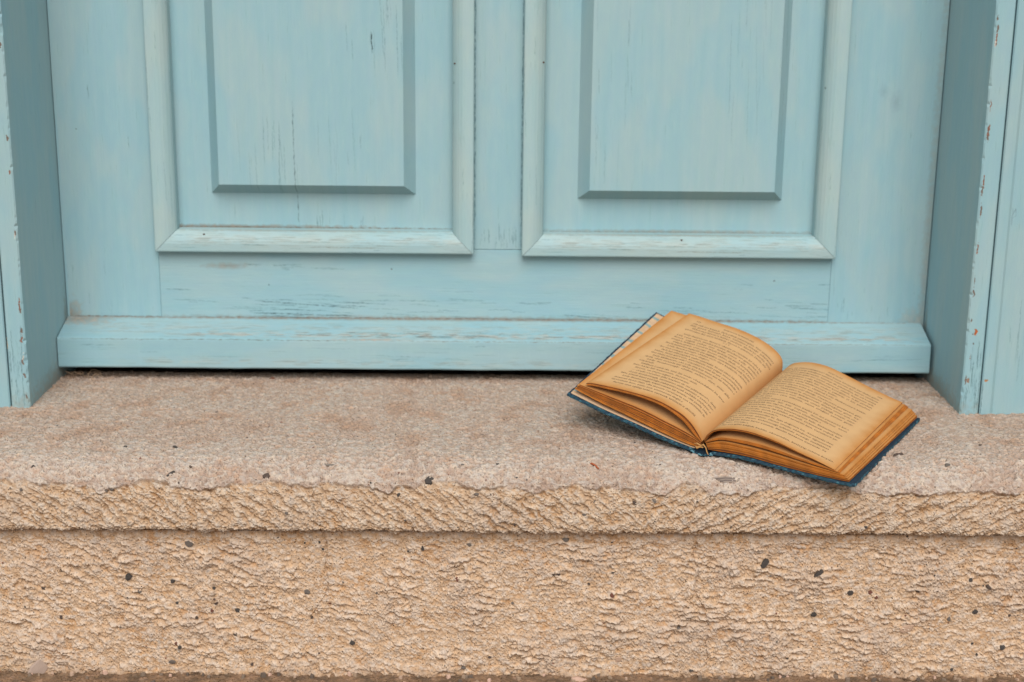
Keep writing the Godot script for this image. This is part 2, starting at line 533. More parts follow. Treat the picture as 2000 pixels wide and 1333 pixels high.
func build_step() -> void:
	var step := thing("stone_step", "rough tan stone doorstep with a greyish worn tread and rounded nose under the blue door", "doorstep")
	var low := noise(101, 11.0, FastNoiseLite.TYPE_SIMPLEX_SMOOTH, 2)
	var mid := noise(102, 70.0, FastNoiseLite.TYPE_SIMPLEX_SMOOTH, 3)
	var fine := noise(103, 330.0, FastNoiseLite.TYPE_SIMPLEX_SMOOTH, 2)
	var grit := noise(104, 640.0)
	var lip := noise(105, 17.0, FastNoiseLite.TYPE_SIMPLEX_SMOOTH, 5)
	var tool_a := noise(106, 1.0, FastNoiseLite.TYPE_SIMPLEX_SMOOTH, 2)
	var tool_b := noise(107, 1.0, FastNoiseLite.TYPE_SIMPLEX_SMOOTH, 2)
	var tint := noise(108, 21.0, FastNoiseLite.TYPE_SIMPLEX_SMOOTH, 3)
	var tint2 := noise(109, 130.0, FastNoiseLite.TYPE_SIMPLEX_SMOOTH, 2)
	var vein := noise(110, 60.0, FastNoiseLite.TYPE_SIMPLEX_SMOOTH, 2)
	var chipn := noise(111, 95.0, FastNoiseLite.TYPE_CELLULAR)
	chipn.cellular_return_type = FastNoiseLite.RETURN_CELL_VALUE
	chipn.domain_warp_enabled = true
	chipn.domain_warp_amplitude = 0.006
	chipn.domain_warp_frequency = 120.0
	var xs := columns_of(0.00078, 0.008, 0.465, 0.60, 1.3)

	var c_top := lin(190, 167, 151)
	var c_top_pale := lin(210, 196, 183)
	var c_top_pink := lin(198, 162, 138)
	var c_face := lin(203, 173, 143)
	var c_face_pale := lin(217, 198, 179)
	var c_face_deep := lin(192, 150, 108)

	# the slab: tread, rounded nose, tooled face, lip and underside
	var sec := PackedVector2Array([Vector2(-0.30, -0.040), Vector2(0.010, -0.040), Vector2(0.0160, -0.010), Vector2(0.0195, -0.0014), Vector2(0.0260, 0.0), Vector2(0.20, 0.0), Vector2(0.262, -0.0002), Vector2(0.280, -0.0015), Vector2(0.2915, -0.0042), Vector2(0.3000, -0.0086), Vector2(0.3060, -0.0135), Vector2(0.3088, -0.0190), Vector2(0.3098, -0.0260), Vector2(0.3105, -0.0370), Vector2(0.3112, -0.0465), Vector2(0.3105, -0.0520), Vector2(0.3070, -0.0553), Vector2(0.3000, -0.0563), Vector2(0.2700, -0.0568)])
	var path := smooth_path(sec, PackedFloat32Array([0.05, 0.002, 0.0012, 0.001, 0.0010, 0.0010, 0.0008, 0.0007, 0.0007, 0.0007, 0.0007, 0.0007, 0.0007, 0.0007, 0.0007, 0.0007, 0.0009, 0.004]))
	var s_lip := 0.0
	for k in range(1, path.size()):
		s_lip += path[k].distance_to(path[k - 1])
		if path[k].x > 0.28 and path[k].y < -0.0145:
			break
	var slab := func(x: float, s: float, z: float, y: float) -> Array:
		if absf(x) > 0.61 or z < 0.008:
			return [low.get_noise_2d(x, s) * 0.001, c_top]
		var l := low.get_noise_2d(x, s)
		var edge := s_lip + lip.get_noise_2d(x, 0.0) * 0.0135 + mid.get_noise_2d(x * 1.6, s * 0.8) * 0.0016
		var crust := smoothstep(edge + 0.0005, edge - 0.0006, s)
		var f := fine.get_noise_2d(x, s)
		var g := grit.get_noise_2d(x, s)
		var m := mid.get_noise_2d(x, s)
		var t1 := tint.get_noise_2d(x, s)
		var t2 := tint2.get_noise_2d(x, s)
		var h := 0.0
		var c: Color
		# the worn crust: walked smooth towards the door, flaking and pitted round the nose
		var sc := fine.get_noise_2d(x * 0.40 + t2 * 0.0008, s * 0.50 + 3.0)
		var sd := fine.get_noise_2d(x * 0.85 + 7.0, s * 1.15)
		var rough := smoothstep(0.20, 0.285, z)
		var nose := smoothstep(s_lip - 0.05, s_lip - 0.012, s)
		var bn := absf(tool_b.get_noise_2d((x + m * 0.004) * 150.0 + 40.0, (s + t2 * 0.003) * 150.0))
		var worn := clampf(0.85 - l * 0.7 + t1 * 0.5, 0.35, 1.35)
		var ht := l * 0.0009 + worn * (m * lerpf(0.0007, 0.0016, rough) + sc * lerpf(0.0012, 0.0015, rough) + sd * 0.0007) + g * 0.00025
		ht += nose * (minf(bn, 0.3) * 0.0042 - 0.0008 + f * 0.0007)
		var pit := clampf((-sc - 0.36) * 5.0, 0.0, 1.0) * clampf(m * 2.0 + 0.45, 0.0, 1.0)
		ht -= pit * 0.0011
		var ct := c_top.lerp(c_top_pale, clampf(sc * 0.95 + sd * 0.45 + m * 0.7 + l * 0.5 + 0.1 + 0.3 * rough, 0.0, 1.0))
		ct = ct.lerp(c_top_pink, clampf(t1 * 1.0 + t2 * 0.5 - 0.12 - 0.15 * rough, 0.0, 0.55))
		ct = ct.lerp(lin(170, 142, 122), clampf(t1 * 1.4 - l * 0.6 - 0.2, 0.0, 0.5) * (1.0 - rough))
		ct = ct.lerp(lin(122, 104, 92), clampf(pit * 0.6 + (-sd - 0.40) * 1.4, 0.0, 0.6))
		if crust > 0.999:
			h = ht
			c = ct
		else:
			# tooling: short slanting strokes, falling to the right on the left half and rising on the right
			var side := smoothstep(0.06, 0.16, x + l * 0.06 + t1 * 0.04)
			var wx := x + m * 0.0016 + t2 * 0.0012
			var ws := s + t1 * 0.002 + f * 0.0006
			var u0 := wx * 0.75 + ws * 0.66
			var w0 := ws * 0.75 - wx * 0.66
			var u1 := wx * 0.87 - ws * 0.50
			var w1 := ws * 0.87 + wx * 0.50
			var ta := tool_a.get_noise_2d(lerpf(u0, u1, roundf(side)) * 52.0, lerpf(w0, w1, roundf(side)) * 150.0)
			if side > 0.001 and side < 0.999:
				ta = lerpf(tool_a.get_noise_2d(u0 * 52.0, w0 * 150.0), tool_a.get_noise_2d(u1 * 52.0, w1 * 150.0), side)
			var bil := absf(tool_b.get_noise_2d(wx * 120.0, ws * 190.0))
			var bil2 := absf(tool_b.get_noise_2d(wx * 330.0 + 9.0, ws * 420.0))
			var ridge := 1.0 - absf(ta) * 2.0
			var cell := chipn.get_noise_2d(x, s)
			var hf := l * 0.0012 + ta * 0.0022 + ridge * 0.0006 + minf(bil, 0.35) * 0.0028 + minf(bil2, 0.4) * 0.0019 + m * 0.0010 + f * 0.0006 + g * 0.00045 + cell * 0.0004 - 0.0032
			var under := smoothstep(s_lip + 0.036, s_lip + 0.046, s)
			hf += under * lip.get_noise_2d(x * 1.3, 8.0) * 0.0022
			var groove := 1.0 - clampf(absf(s - edge - 0.0007) / 0.0012, 0.0, 1.0)
			h = lerpf(hf, ht, crust) - groove * 0.0030 * clampf(0.40 + lip.get_noise_2d(x * 0.8, 3.0) * 2.0, 0.0, 1.0)
			var cf := c_face.lerp(c_face_pale, clampf(ta * 1.2 + bil * 2.0 + m * 0.5 + t2 * 0.5 - 0.25, 0.0, 1.0))
			cf = cf.lerp(lin(201, 181, 163), clampf(l * 1.0 + t1 * 0.7 - 0.05, 0.0, 0.55))
			cf = cf.lerp(c_face_deep, clampf(-ta * 0.8 - m * 0.6 + t1 * 1.0 + (0.12 - bil) * 2.0 - 0.15 + under * 0.25, 0.0, 0.8))
			c = cf.lerp(ct, crust)
			var vn := vein.get_noise_2d(x, s)
			h -= clampf(1.0 - absf(vn) / 0.028, 0.0, 1.0) * clampf(t1 * 3.0 + 0.3, 0.0, 1.0) * 0.0014
		var cr := 0.0
		if z > 0.275:
			cr = crack_at(x, y if z > 0.30 else (y + (0.30 - z) * 0.9), f * 0.0008 + m * 0.0012)
		h -= cr * 0.0024
		return [h, c]
	var sl := stone_sheet(path, xs, slab, mats.stone)
	var tread := put("tread_slab", sl.mesh, step)

	# the riser below it, set back under the lip
	var sec2 := PackedVector2Array([Vector2(0.278, -0.0553), Vector2(0.290, -0.0560), Vector2(0.2955, -0.0580), Vector2(0.2972, -0.0640), Vector2(0.2978, -0.1100), Vector2(0.2982, -0.1500), Vector2(0.2988, -0.1780), Vector2(0.2994, -0.1855), Vector2(0.3002, -0.1910), Vector2(0.3002, -0.2045)])
	var path2 := smooth_path(sec2, PackedFloat32Array([0.003, 0.001, 0.0008, 0.00078, 0.00078, 0.00078, 0.00078, 0.00078, 0.002]))
	var riser := func(x: float, s: float, z: float, y: float) -> Array:
		if absf(x) > 0.61:
			return [low.get_noise_2d(x, y) * 0.001, c_face]
		var l := low.get_noise_2d(x + 5.0, y)
		var m := mid.get_noise_2d(x + 5.0, y)
		var f := fine.get_noise_2d(x + 5.0, y)
		var g := grit.get_noise_2d(x + 5.0, y)
		var t1 := tint.get_noise_2d(x + 5.0, y)
		var t2 := tint2.get_noise_2d(x + 5.0, y)
		var wx := x + 5.0 + m * 0.0022 + t2 * 0.0014
		var wy := y + t1 * 0.003 + f * 0.0007
		var side := smoothstep(-0.08, 0.06, x + l * 0.1)
		var u0 := wx * 0.95 - wy * 0.31
		var w0 := wy * 0.95 + wx * 0.31
		var ta := tool_b.get_noise_2d(u0 * 58.0, w0 * 160.0)
		if side > 0.001:
			ta = lerpf(ta, tool_b.get_noise_2d(wx * 66.0 + 3.0, wy * 170.0), side)
		var patchy := clampf(0.5 + tool_b.get_noise_2d(wx * 22.0 + 60.0, wy * 34.0) * 1.5, 0.1, 1.0)
		# lumps with sharp creases between them, left by the point chisel
		var bil := absf(tool_a.get_noise_2d(wx * 95.0, wy * 175.0))
		var bil2 := absf(tool_a.get_noise_2d(wx * 260.0 + 3.0, wy * 380.0))
		var scallop: float = clampf(ta * 2.2 + 0.35, 0.0, 1.0)
		var cell := chipn.get_noise_2d(x + 5.0, y)
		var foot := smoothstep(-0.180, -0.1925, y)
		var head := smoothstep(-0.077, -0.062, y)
		var amp := clampf(0.85 + l * 0.9 - t1 * 0.5, 0.40, 1.35)
		var h := l * 0.0014 + amp * (ta * 0.0022 * patchy + scallop * 0.0006 * patchy + minf(bil, 0.35) * 0.0028 * (0.3 + patchy) + minf(bil2, 0.4) * 0.0021 + m * 0.0012) + f * 0.0006 + g * 0.00045 + cell * 0.0004 - 0.0025
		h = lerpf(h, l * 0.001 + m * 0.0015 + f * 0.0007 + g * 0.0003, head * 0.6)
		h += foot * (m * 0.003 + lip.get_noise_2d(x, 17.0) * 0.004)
		var vn := vein.get_noise_2d(x + 5.0, y)
		h -= clampf(1.0 - absf(vn) / 0.028, 0.0, 1.0) * clampf(t1 * 3.0 + 0.2, 0.0, 1.0) * 0.0014
		h -= crack_at(x, y, f * 0.0008 + m * 0.0014) * 0.0024
		var c := c_face.lerp(c_face_pale, clampf(ta * 1.0 + bil * 2.0 + m * 0.5 + t2 * 0.5 - 0.22, 0.0, 1.0))
		c = c.lerp(lin(201, 181, 163), clampf(l * 1.1 + t1 * 0.7 - 0.05, 0.0, 0.6))
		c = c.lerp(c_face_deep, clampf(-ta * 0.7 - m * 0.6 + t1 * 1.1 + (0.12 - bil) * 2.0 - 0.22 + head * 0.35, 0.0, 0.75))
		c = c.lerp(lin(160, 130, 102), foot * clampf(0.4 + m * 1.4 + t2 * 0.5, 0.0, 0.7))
		# ochre lichen and damp towards the left foot
		c = c.lerp(lin(170, 130, 66), clampf((-0.40 - x) * 14.0, 0.0, 1.0) * clampf((-0.14 - y) * 22.0, 0.0, 1.0) * clampf(0.4 + t2, 0.0, 0.7))
		return [h, Color(c.r * 1.10, c.g * 1.09, c.b * 1.09)]
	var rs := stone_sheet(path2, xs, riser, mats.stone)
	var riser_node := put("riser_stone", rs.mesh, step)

	# pebbles set in the stone: x, y (or z on the tread) in 0.1 mm; half width in 0.01 mm; elongation x10; turn; tone
	var tones := [lin(72, 66, 62), lin(86, 71, 63), lin(112, 103, 96), lin(116, 72, 58), lin(198, 166, 142), lin(182, 160, 146), lin(204, 191, 178)]
	var on_face := [-3902, -35, 188, 10, 0, 0, -2745, -76, 271, 30, 40, 0, -1940, -79, 312, 10, 0, 1, -2586, -34, 146, 10, 0, 1, -567, -97, 458, 13, 10, 0, -831, -67, 188, 13, -20, 3, -916, -40, 458, 12, 30, 4, -820, -212, 188, 16, 70, 0, -3219, -179, 188, 12, 0, 2, -3266, -193, 167, 10, 0, 2, -3968, -184, 146, 10, 0, 2, 941, 4, 625, 16, 30, 5, 1160, -267, 208, 11, 0, 1, 1322, -243, 229, 15, -60, 2, 820, -260, 167, 10, 0, 2, 3118, -465, 146, 10, 0, 0, 3509, -425, 125, 10, 0, 2, -169, -198, 188, 15, 0, 2, 152, -466, 146, 10, 0, 1, 1, 83, 146, 13, 0, 0, -3478, -519, 125, 10, 0, 0, -1757, -369, 146, 10, 0, 2, 736, -375, 188, 12, 20, 2, 1945, -399, 125, 10, 0, 1, 4259, -144, 146, 10, 0, 1]
	var on_tread := [-3233, 2496, 152, 14, 0, 0, -2803, 2473, 217, 20, 10, 0, -294, 2838, 174, 10, 0, 2, 3481, 2571, 283, 26, 0, 1, 3850, 2805, 239, 12, 0, 2, -3984, 1935, 130, 10, 0, 2, -2364, 1381, 130, 15, 0, 2, 4294, 2304, 152, 20, 0, 1, -1284, 1595, 130, 10, 0, 1, -137, 2100, 152, 15, 20, 2, 1395, 2829, 130, 10, 0, 1]
	var on_riser := [-3150, -1020, 339, 11, 20, 0, -1624, -1152, 339, 12, -30, 2, -2776, -1051, 191, 11, 20, 0, -3881, -1124, 212, 10, 0, 1, -3726, -958, 254, 14, 0, 1, -3061, -1147, 191, 10, 0, 2, -2425, -1119, 148, 10, 0, 0, -2742, -1254, 169, 10, 0, 0, -2447, -1329, 191, 10, 0, 3, -2413, -1262, 212, 16, 30, 1, -2227, -1323, 254, 12, 0, 0, -3751, -1399, 191, 8, 0, 1, -2581, -1378, 148, 10, 0, 1, -2248, -1544, 212, 13, -20, 0, -2768, -1624, 148, 10, 0, 3, -2735, -1663, 212, 8, 0, 0, -1246, -1620, 233, 10, -30, 0, -1433, -1256, 169, 12, 0, 3, -328, -1025, 233, 16, -60, 3, -625, -736, 191, 6, 10, 0, -752, -769, 127, 10, 0, 0, -2617, -711, 360, 14, -10, 2, -233, -700, 212, 10, 0, 2, -1508, -690, 148, 7, 0, 0, -1475, -751, 148, 10, 0, 0, -2808, -1814, 275, 13, 10, 2, -1590, -1386, 148, 12, 30, 1, 2305, -853, 466, 17, 50, 0, 2772, -939, 360, 20, 45, 0, 1001, -1155, 233, 10, 0, 3, 522, -973, 275, 18, 0, 1, 3538, -1105, 424, 16, 60, 6, 3649, -1100, 191, 10, 30, 1, 4081, -988, 191, 10, 0, 0, 4241, -1044, 212, 18, -50, 1, 3058, -1127, 297, 13, 0, 0, 3235, -1126, 212, 12, 0, 3, 3286, -1169, 148, 10, 0, 3, 2761, -1335, 275, 11, 0, 0, 4159, -1307, 275, 10, 20, 0, 4458, -1325, 148, 8, 0, 1, 4415, -1625, 275, 11, 0, 0, 4299, -1670, 636, 26, 80, 5, 3937, -1367, 233, 7, 0, 2, 3996, -1843, 191, 10, 0, 0, 4158, -1603, 148, 10, 0, 0, 4207, -1700, 127, 7, 0, 0, 2545, -1734, 148, 10, 0, 0, 1591, -1463, 212, 11, 0, 2, 929, -1419, 169, 12, 30, 3, 801, -1066, 127, 10, 0, 1, 1005, -955, 127, 14, 20, 0, 1259, -1615, 191, 10, 0, 5, 3704, -858, 127, 10, 0, 0, 590, -643, 254, 13, 0, 2, -52, -1744, 148, 12, 0, 1, -274, -1843, 191, 10, 0, 2, -3963, -1864, 847, 12, 30, 5, 143, -1241, 127, 10, 0, 2, -1023, -1148, 127, 10, 0, 2, -1872, -917, 466, 13, 0, 6, -2677, -1374, 508, 11, 0, 5, 2218, -1214, 297, 13, 20, 6, 3566, -1456, 551, 20, 30, 4, 1525, -1589, 636, 12, 0, 5, 1076, -1762, 339, 10, 0, 4, -2121, -1829, 191, 10, 0, 1, 1714, -1856, 169, 14, 0, 0]
	var shapes := []
	for k in 7:
		shapes.append(null)
	var pebble_mats := []
	for t in tones:
		var pm := StandardMaterial3D.new()
		pm.albedo_color = t.linear_to_srgb()
		pm.roughness = 0.85
		pm.albedo_texture = mats.stone.albedo_texture
		pm.uv1_triplanar = true
		pm.uv1_scale = Vector3(9, 9, 9)
		pebble_mats.append(pm)
	var dark_grains := [tones[0], tones[0], tones[1], tones[2], tones[2], tones[3], tones[6], lin(150, 120, 100)]
	for pair in [[sl, tread, 2600, 71], [rs, riser_node, 1500, 72]]:
		var gp := put("grit", grit_of(pair[0], pair[2], pair[3], dark_grains), pair[1])
		gp.set_meta("kind", "stuff")
	for group in [[on_face, sl, tread, true], [on_tread, sl, tread, false], [on_riser, rs, riser_node, true]]:
		var list: Array = group[0]
		for q in range(0, list.size(), 6):
			if list[q + 5] >= 5 and list[q + 2] > 450 and list[q + 2] < 800:
				continue
			var spot := nearest(group[1], list[q] * 0.0001, list[q + 1] * 0.0001, group[3])
			var nn: Vector3 = spot[1]
			var right := Vector3(1, 0, 0).slide(nn).normalized()
			var upw := nn.cross(right)
			var turn := deg_to_rad(list[q + 4])
			var half: float = list[q + 2] * 0.0000108
			var e: float = sqrt(list[q + 3] * 0.1)
			var bx := (right * cos(turn) + upw * sin(turn)) * half * e
			var by := (upw * cos(turn) - right * sin(turn)) * half / e
			var tone: int = list[q + 5]
			var flat := 0.32 if tone < 4 else 0.08
			var o := put("embedded_pebble", pebble(rng.randi(), pebble_mats[tone]), group[2])
			o.transform = Transform3D(Basis(bx, by, nn * half * flat), spot[0] + nn * (0.0001 if tone < 4 else 0.0))


# the many grains too small to pick out singly, joined into one part
func grit_of(sheet: Dictionary, count: int, s: int, tones: Array) -> ArrayMesh:
	var r := RandomNumberGenerator.new()
	r.seed = s
	var b := Builder.new()
	var cols: int = sheet.cols
	for k in count:
		var c := r.randi_range(40, cols - 40)
		var row := r.randi_range(6, int(sheet.rows) - 12)
		var i := row * cols + c
		var p: Vector3 = sheet.pos[i]
		if absf(p.x) > 0.48 or p.z < 0.03:
			continue
		var nn: Vector3 = sheet.nor[i]
		var right := Vector3(1, 0, 0).slide(nn).normalized()
		var upw := nn.cross(right)
		var q := r.randf()
		var rad := 0.0003 + 0.0010 * q * q * q
		var turn := r.randf() * TAU
		var e := r.randf_range(0.5, 1.0)
		b.tint = tones[r.randi() % tones.size()] * r.randf_range(0.7, 1.2)
		var ring := []
		for j in 6:
			var a := TAU * j / 6.0
			var w := rad * r.randf_range(0.7, 1.2)
			var lx := cos(a) * w
			var ly := sin(a) * w * e
			ring.append(p + right * (lx * cos(turn) - ly * sin(turn)) + upw * (lx * sin(turn) + ly * cos(turn)) - nn * 0.0001)
		var top := p + nn * rad * 0.55
		for j in 6:
			var f0: Vector3 = ring[j]
			var f1: Vector3 = ring[(j + 1) % 6]
			var fn := (f0 - top).cross(f1 - top).normalized()
			if fn == Vector3.ZERO:
				continue
			fn = fn if fn.dot(nn) > 0.0 else -fn
			b.tri(top, f0, f1, fn, fn, fn)
	var m := StandardMaterial3D.new()
	m.vertex_color_use_as_albedo = true
	m.roughness = 0.9
	return b.mesh(m)


func nearest(sheet: Dictionary, x: float, t: float, by_y: bool) -> Array:
	var cols: int = sheet.cols
	var xs: PackedFloat32Array = sheet.xs
	var c := clampi(xs.bsearch(x), 1, cols - 2)
	var best := 0
	var bd := 9.0
	for r in range(2, sheet.rows - 2):
		var p: Vector3 = sheet.pos[r * cols + c]
		if by_y and (p.z < 0.284 or (sheet.rows > 300 and p.y < -0.0535)):
			continue
		var d := absf((p.y if by_y else p.z) - t) + (0.0 if by_y or p.y > -0.02 else 1.0)
		if d < bd:
			bd = d
			best = r
	var i := best * cols + c
	var nn := Vector3.ZERO
	for dr in [-2, 0, 2]:
		for dc in [-3, 0, 3]:
			nn += sheet.nor[clampi(best + dr, 0, sheet.rows - 1) * cols + clampi(c + dc, 0, cols - 1)]
	return [sheet.pos[i], nn.normalized()]


# an angular little stone, unit size, lying in the xy plane and bulging to +z
func pebble(s: int, m: Material) -> ArrayMesh:
	var r := RandomNumberGenerator.new()
	r.seed = s
	var b := Builder.new()
	var k_n := 8
	var mid_ring := []
	var low_ring := []
	for k in k_n:
		var a := TAU * k / k_n + r.randf_range(-0.22, 0.22)
		var q := r.randf_range(0.72, 1.15)
		low_ring.append(Vector3(cos(a) * q, sin(a) * q, -1.2))
		mid_ring.append(Vector3(cos(a) * q * 0.78, sin(a) * q * 0.78, r.randf_range(0.35, 0.9)))
	var top := Vector3(r.randf_range(-0.2, 0.2), r.randf_range(-0.2, 0.2), r.randf_range(0.7, 1.05))
	for k in k_n:
		var l: int = (k + 1) % k_n
		var n1: Vector3 = (mid_ring[k] - top).cross(mid_ring[l] - top).normalized()
		b.tri(top, mid_ring[k], mid_ring[l], n1, n1, n1)
		b.quad(mid_ring[k], low_ring[k], low_ring[l], mid_ring[l], Vector3(mid_ring[k].x, mid_ring[k].y, 0.4))
	return b.mesh(m)


func build_ground() -> void:
	var low := noise(201, 14.0, FastNoiseLite.TYPE_SIMPLEX_SMOOTH, 3)
	var fine := noise(202, 120.0, FastNoiseLite.TYPE_SIMPLEX_SMOOTH, 3)
	var tint := noise(203, 40.0, FastNoiseLite.TYPE_SIMPLEX_SMOOTH, 3)
	var path := PackedVector2Array([Vector2(-60, GROUND_Y - 0.006), Vector2(0.265, GROUND_Y - 0.006)])
	var at := 0.278
	while at < 0.42:
		path.append(Vector2(at, GROUND_Y - 0.001))
		at += 0.0013
	for far in [0.6, 3.0, 20.0, 60.0]:
		path.append(Vector2(far, GROUND_Y))
	var xs := columns_of(0.0016, 0.05, 0.5, 0.7, 3.0)
	xs.insert(0, -60.0)
	xs.append(60.0)
	var c1 := lin(150, 122, 98)
	var c2 := lin(120, 100, 82)
	var c3 := lin(196, 160, 136)
	var shape := func(x: float, _s: float, z: float, _y: float) -> Array:
		if absf(x) > 0.72 or z < 0.27 or z > 0.45:
			return [0.0, c1]
		var f := fine.get_noise_2d(x, z)
		var t := tint.get_noise_2d(x, z)
		var h := low.get_noise_2d(x, z) * 0.002 + f * 0.0016
		var c := c1.lerp(c2, clampf(t * 1.5 + 0.4, 0.0, 1.0)).lerp(c3, clampf(f * 1.5 - 0.35, 0.0, 0.7))
		return [h, c]
	var g := stone_sheet(path, xs, shape, mats.stone)
	var o := put("pavement", g.mesh, self)
	o.set_meta("kind", "structure")
	var gr := RandomNumberGenerator.new()
	gr.seed = 205
	var tones := [lin(150, 128, 108), lin(120, 104, 90), lin(178, 152, 132), lin(96, 84, 74), lin(196, 164, 146)]
	for k in 90:
		var near := gr.randf() < 0.6
		var rad := gr.randf_range(0.0012, 0.0032)
		var gm := StandardMaterial3D.new() if k < 5 else null
		if gm:
			gm.albedo_color = tones[k].linear_to_srgb()
			gm.roughness = 0.95
			mats["gravel%d" % k] = gm
		var pb := put("gravel", pebble(3000 + k, mats["gravel%d" % (k % 5)]), o)
		pb.transform = Transform3D(Basis(Vector3.UP, gr.randf() * TAU) * Basis(Vector3(rad, 0, 0), Vector3(0, 0, -rad * gr.randf_range(0.6, 1.0)), Vector3(0, rad * 0.7, 0)), Vector3(gr.randf_range(-0.44, 0.46), GROUND_Y + 0.0002, gr.randf_range(0.299, 0.306) if near else gr.randf_range(0.303, 0.33)))
	var slab_bit := put("gravel", pebble(3200, mats["gravel4"]), o)
	slab_bit.transform = Transform3D(Basis(Vector3(0.009, 0, 0), Vector3(0, 0, -0.005), Vector3(0, 0.0026, 0)), Vector3(0.0715, GROUND_Y, 0.3085))


func build_house() -> void:
	var house := thing("house_wall", "", "", Vector3.ZERO, "structure")
	for q in [[-3.5, -0.585, -0.2, 3.2], [0.585, 3.5, -0.2, 3.2], [-0.585, 0.585, 2.262, 3.2]]:  # unseen wall, brought forward to block side and overhead skylight on the door
		put("wall", box(q[0], q[1], q[2], q[3], -0.30, 0.285, mats.plaster), house)
	# the dark hall behind the door, closed on all sides
	put("hall_wall", box(-1.6, -1.5, -0.2, 2.8, -3.0, -0.30, mats.inside), house)
	put("hall_wall", box(1.5, 1.6, -0.2, 2.8, -3.0, -0.30, mats.inside), house)
	put("hall_wall", box(-1.6, 1.6, -0.2, 2.8, -3.1, -3.0, mats.inside), house)
	put("hall_ceiling", box(-1.6, 1.6, 2.8, 2.9, -3.1, -0.30, mats.inside), house)
	put("hall_floor", box(-1.5, 1.5, -0.2, -0.045, -3.0, -0.29, mats.inside), house)


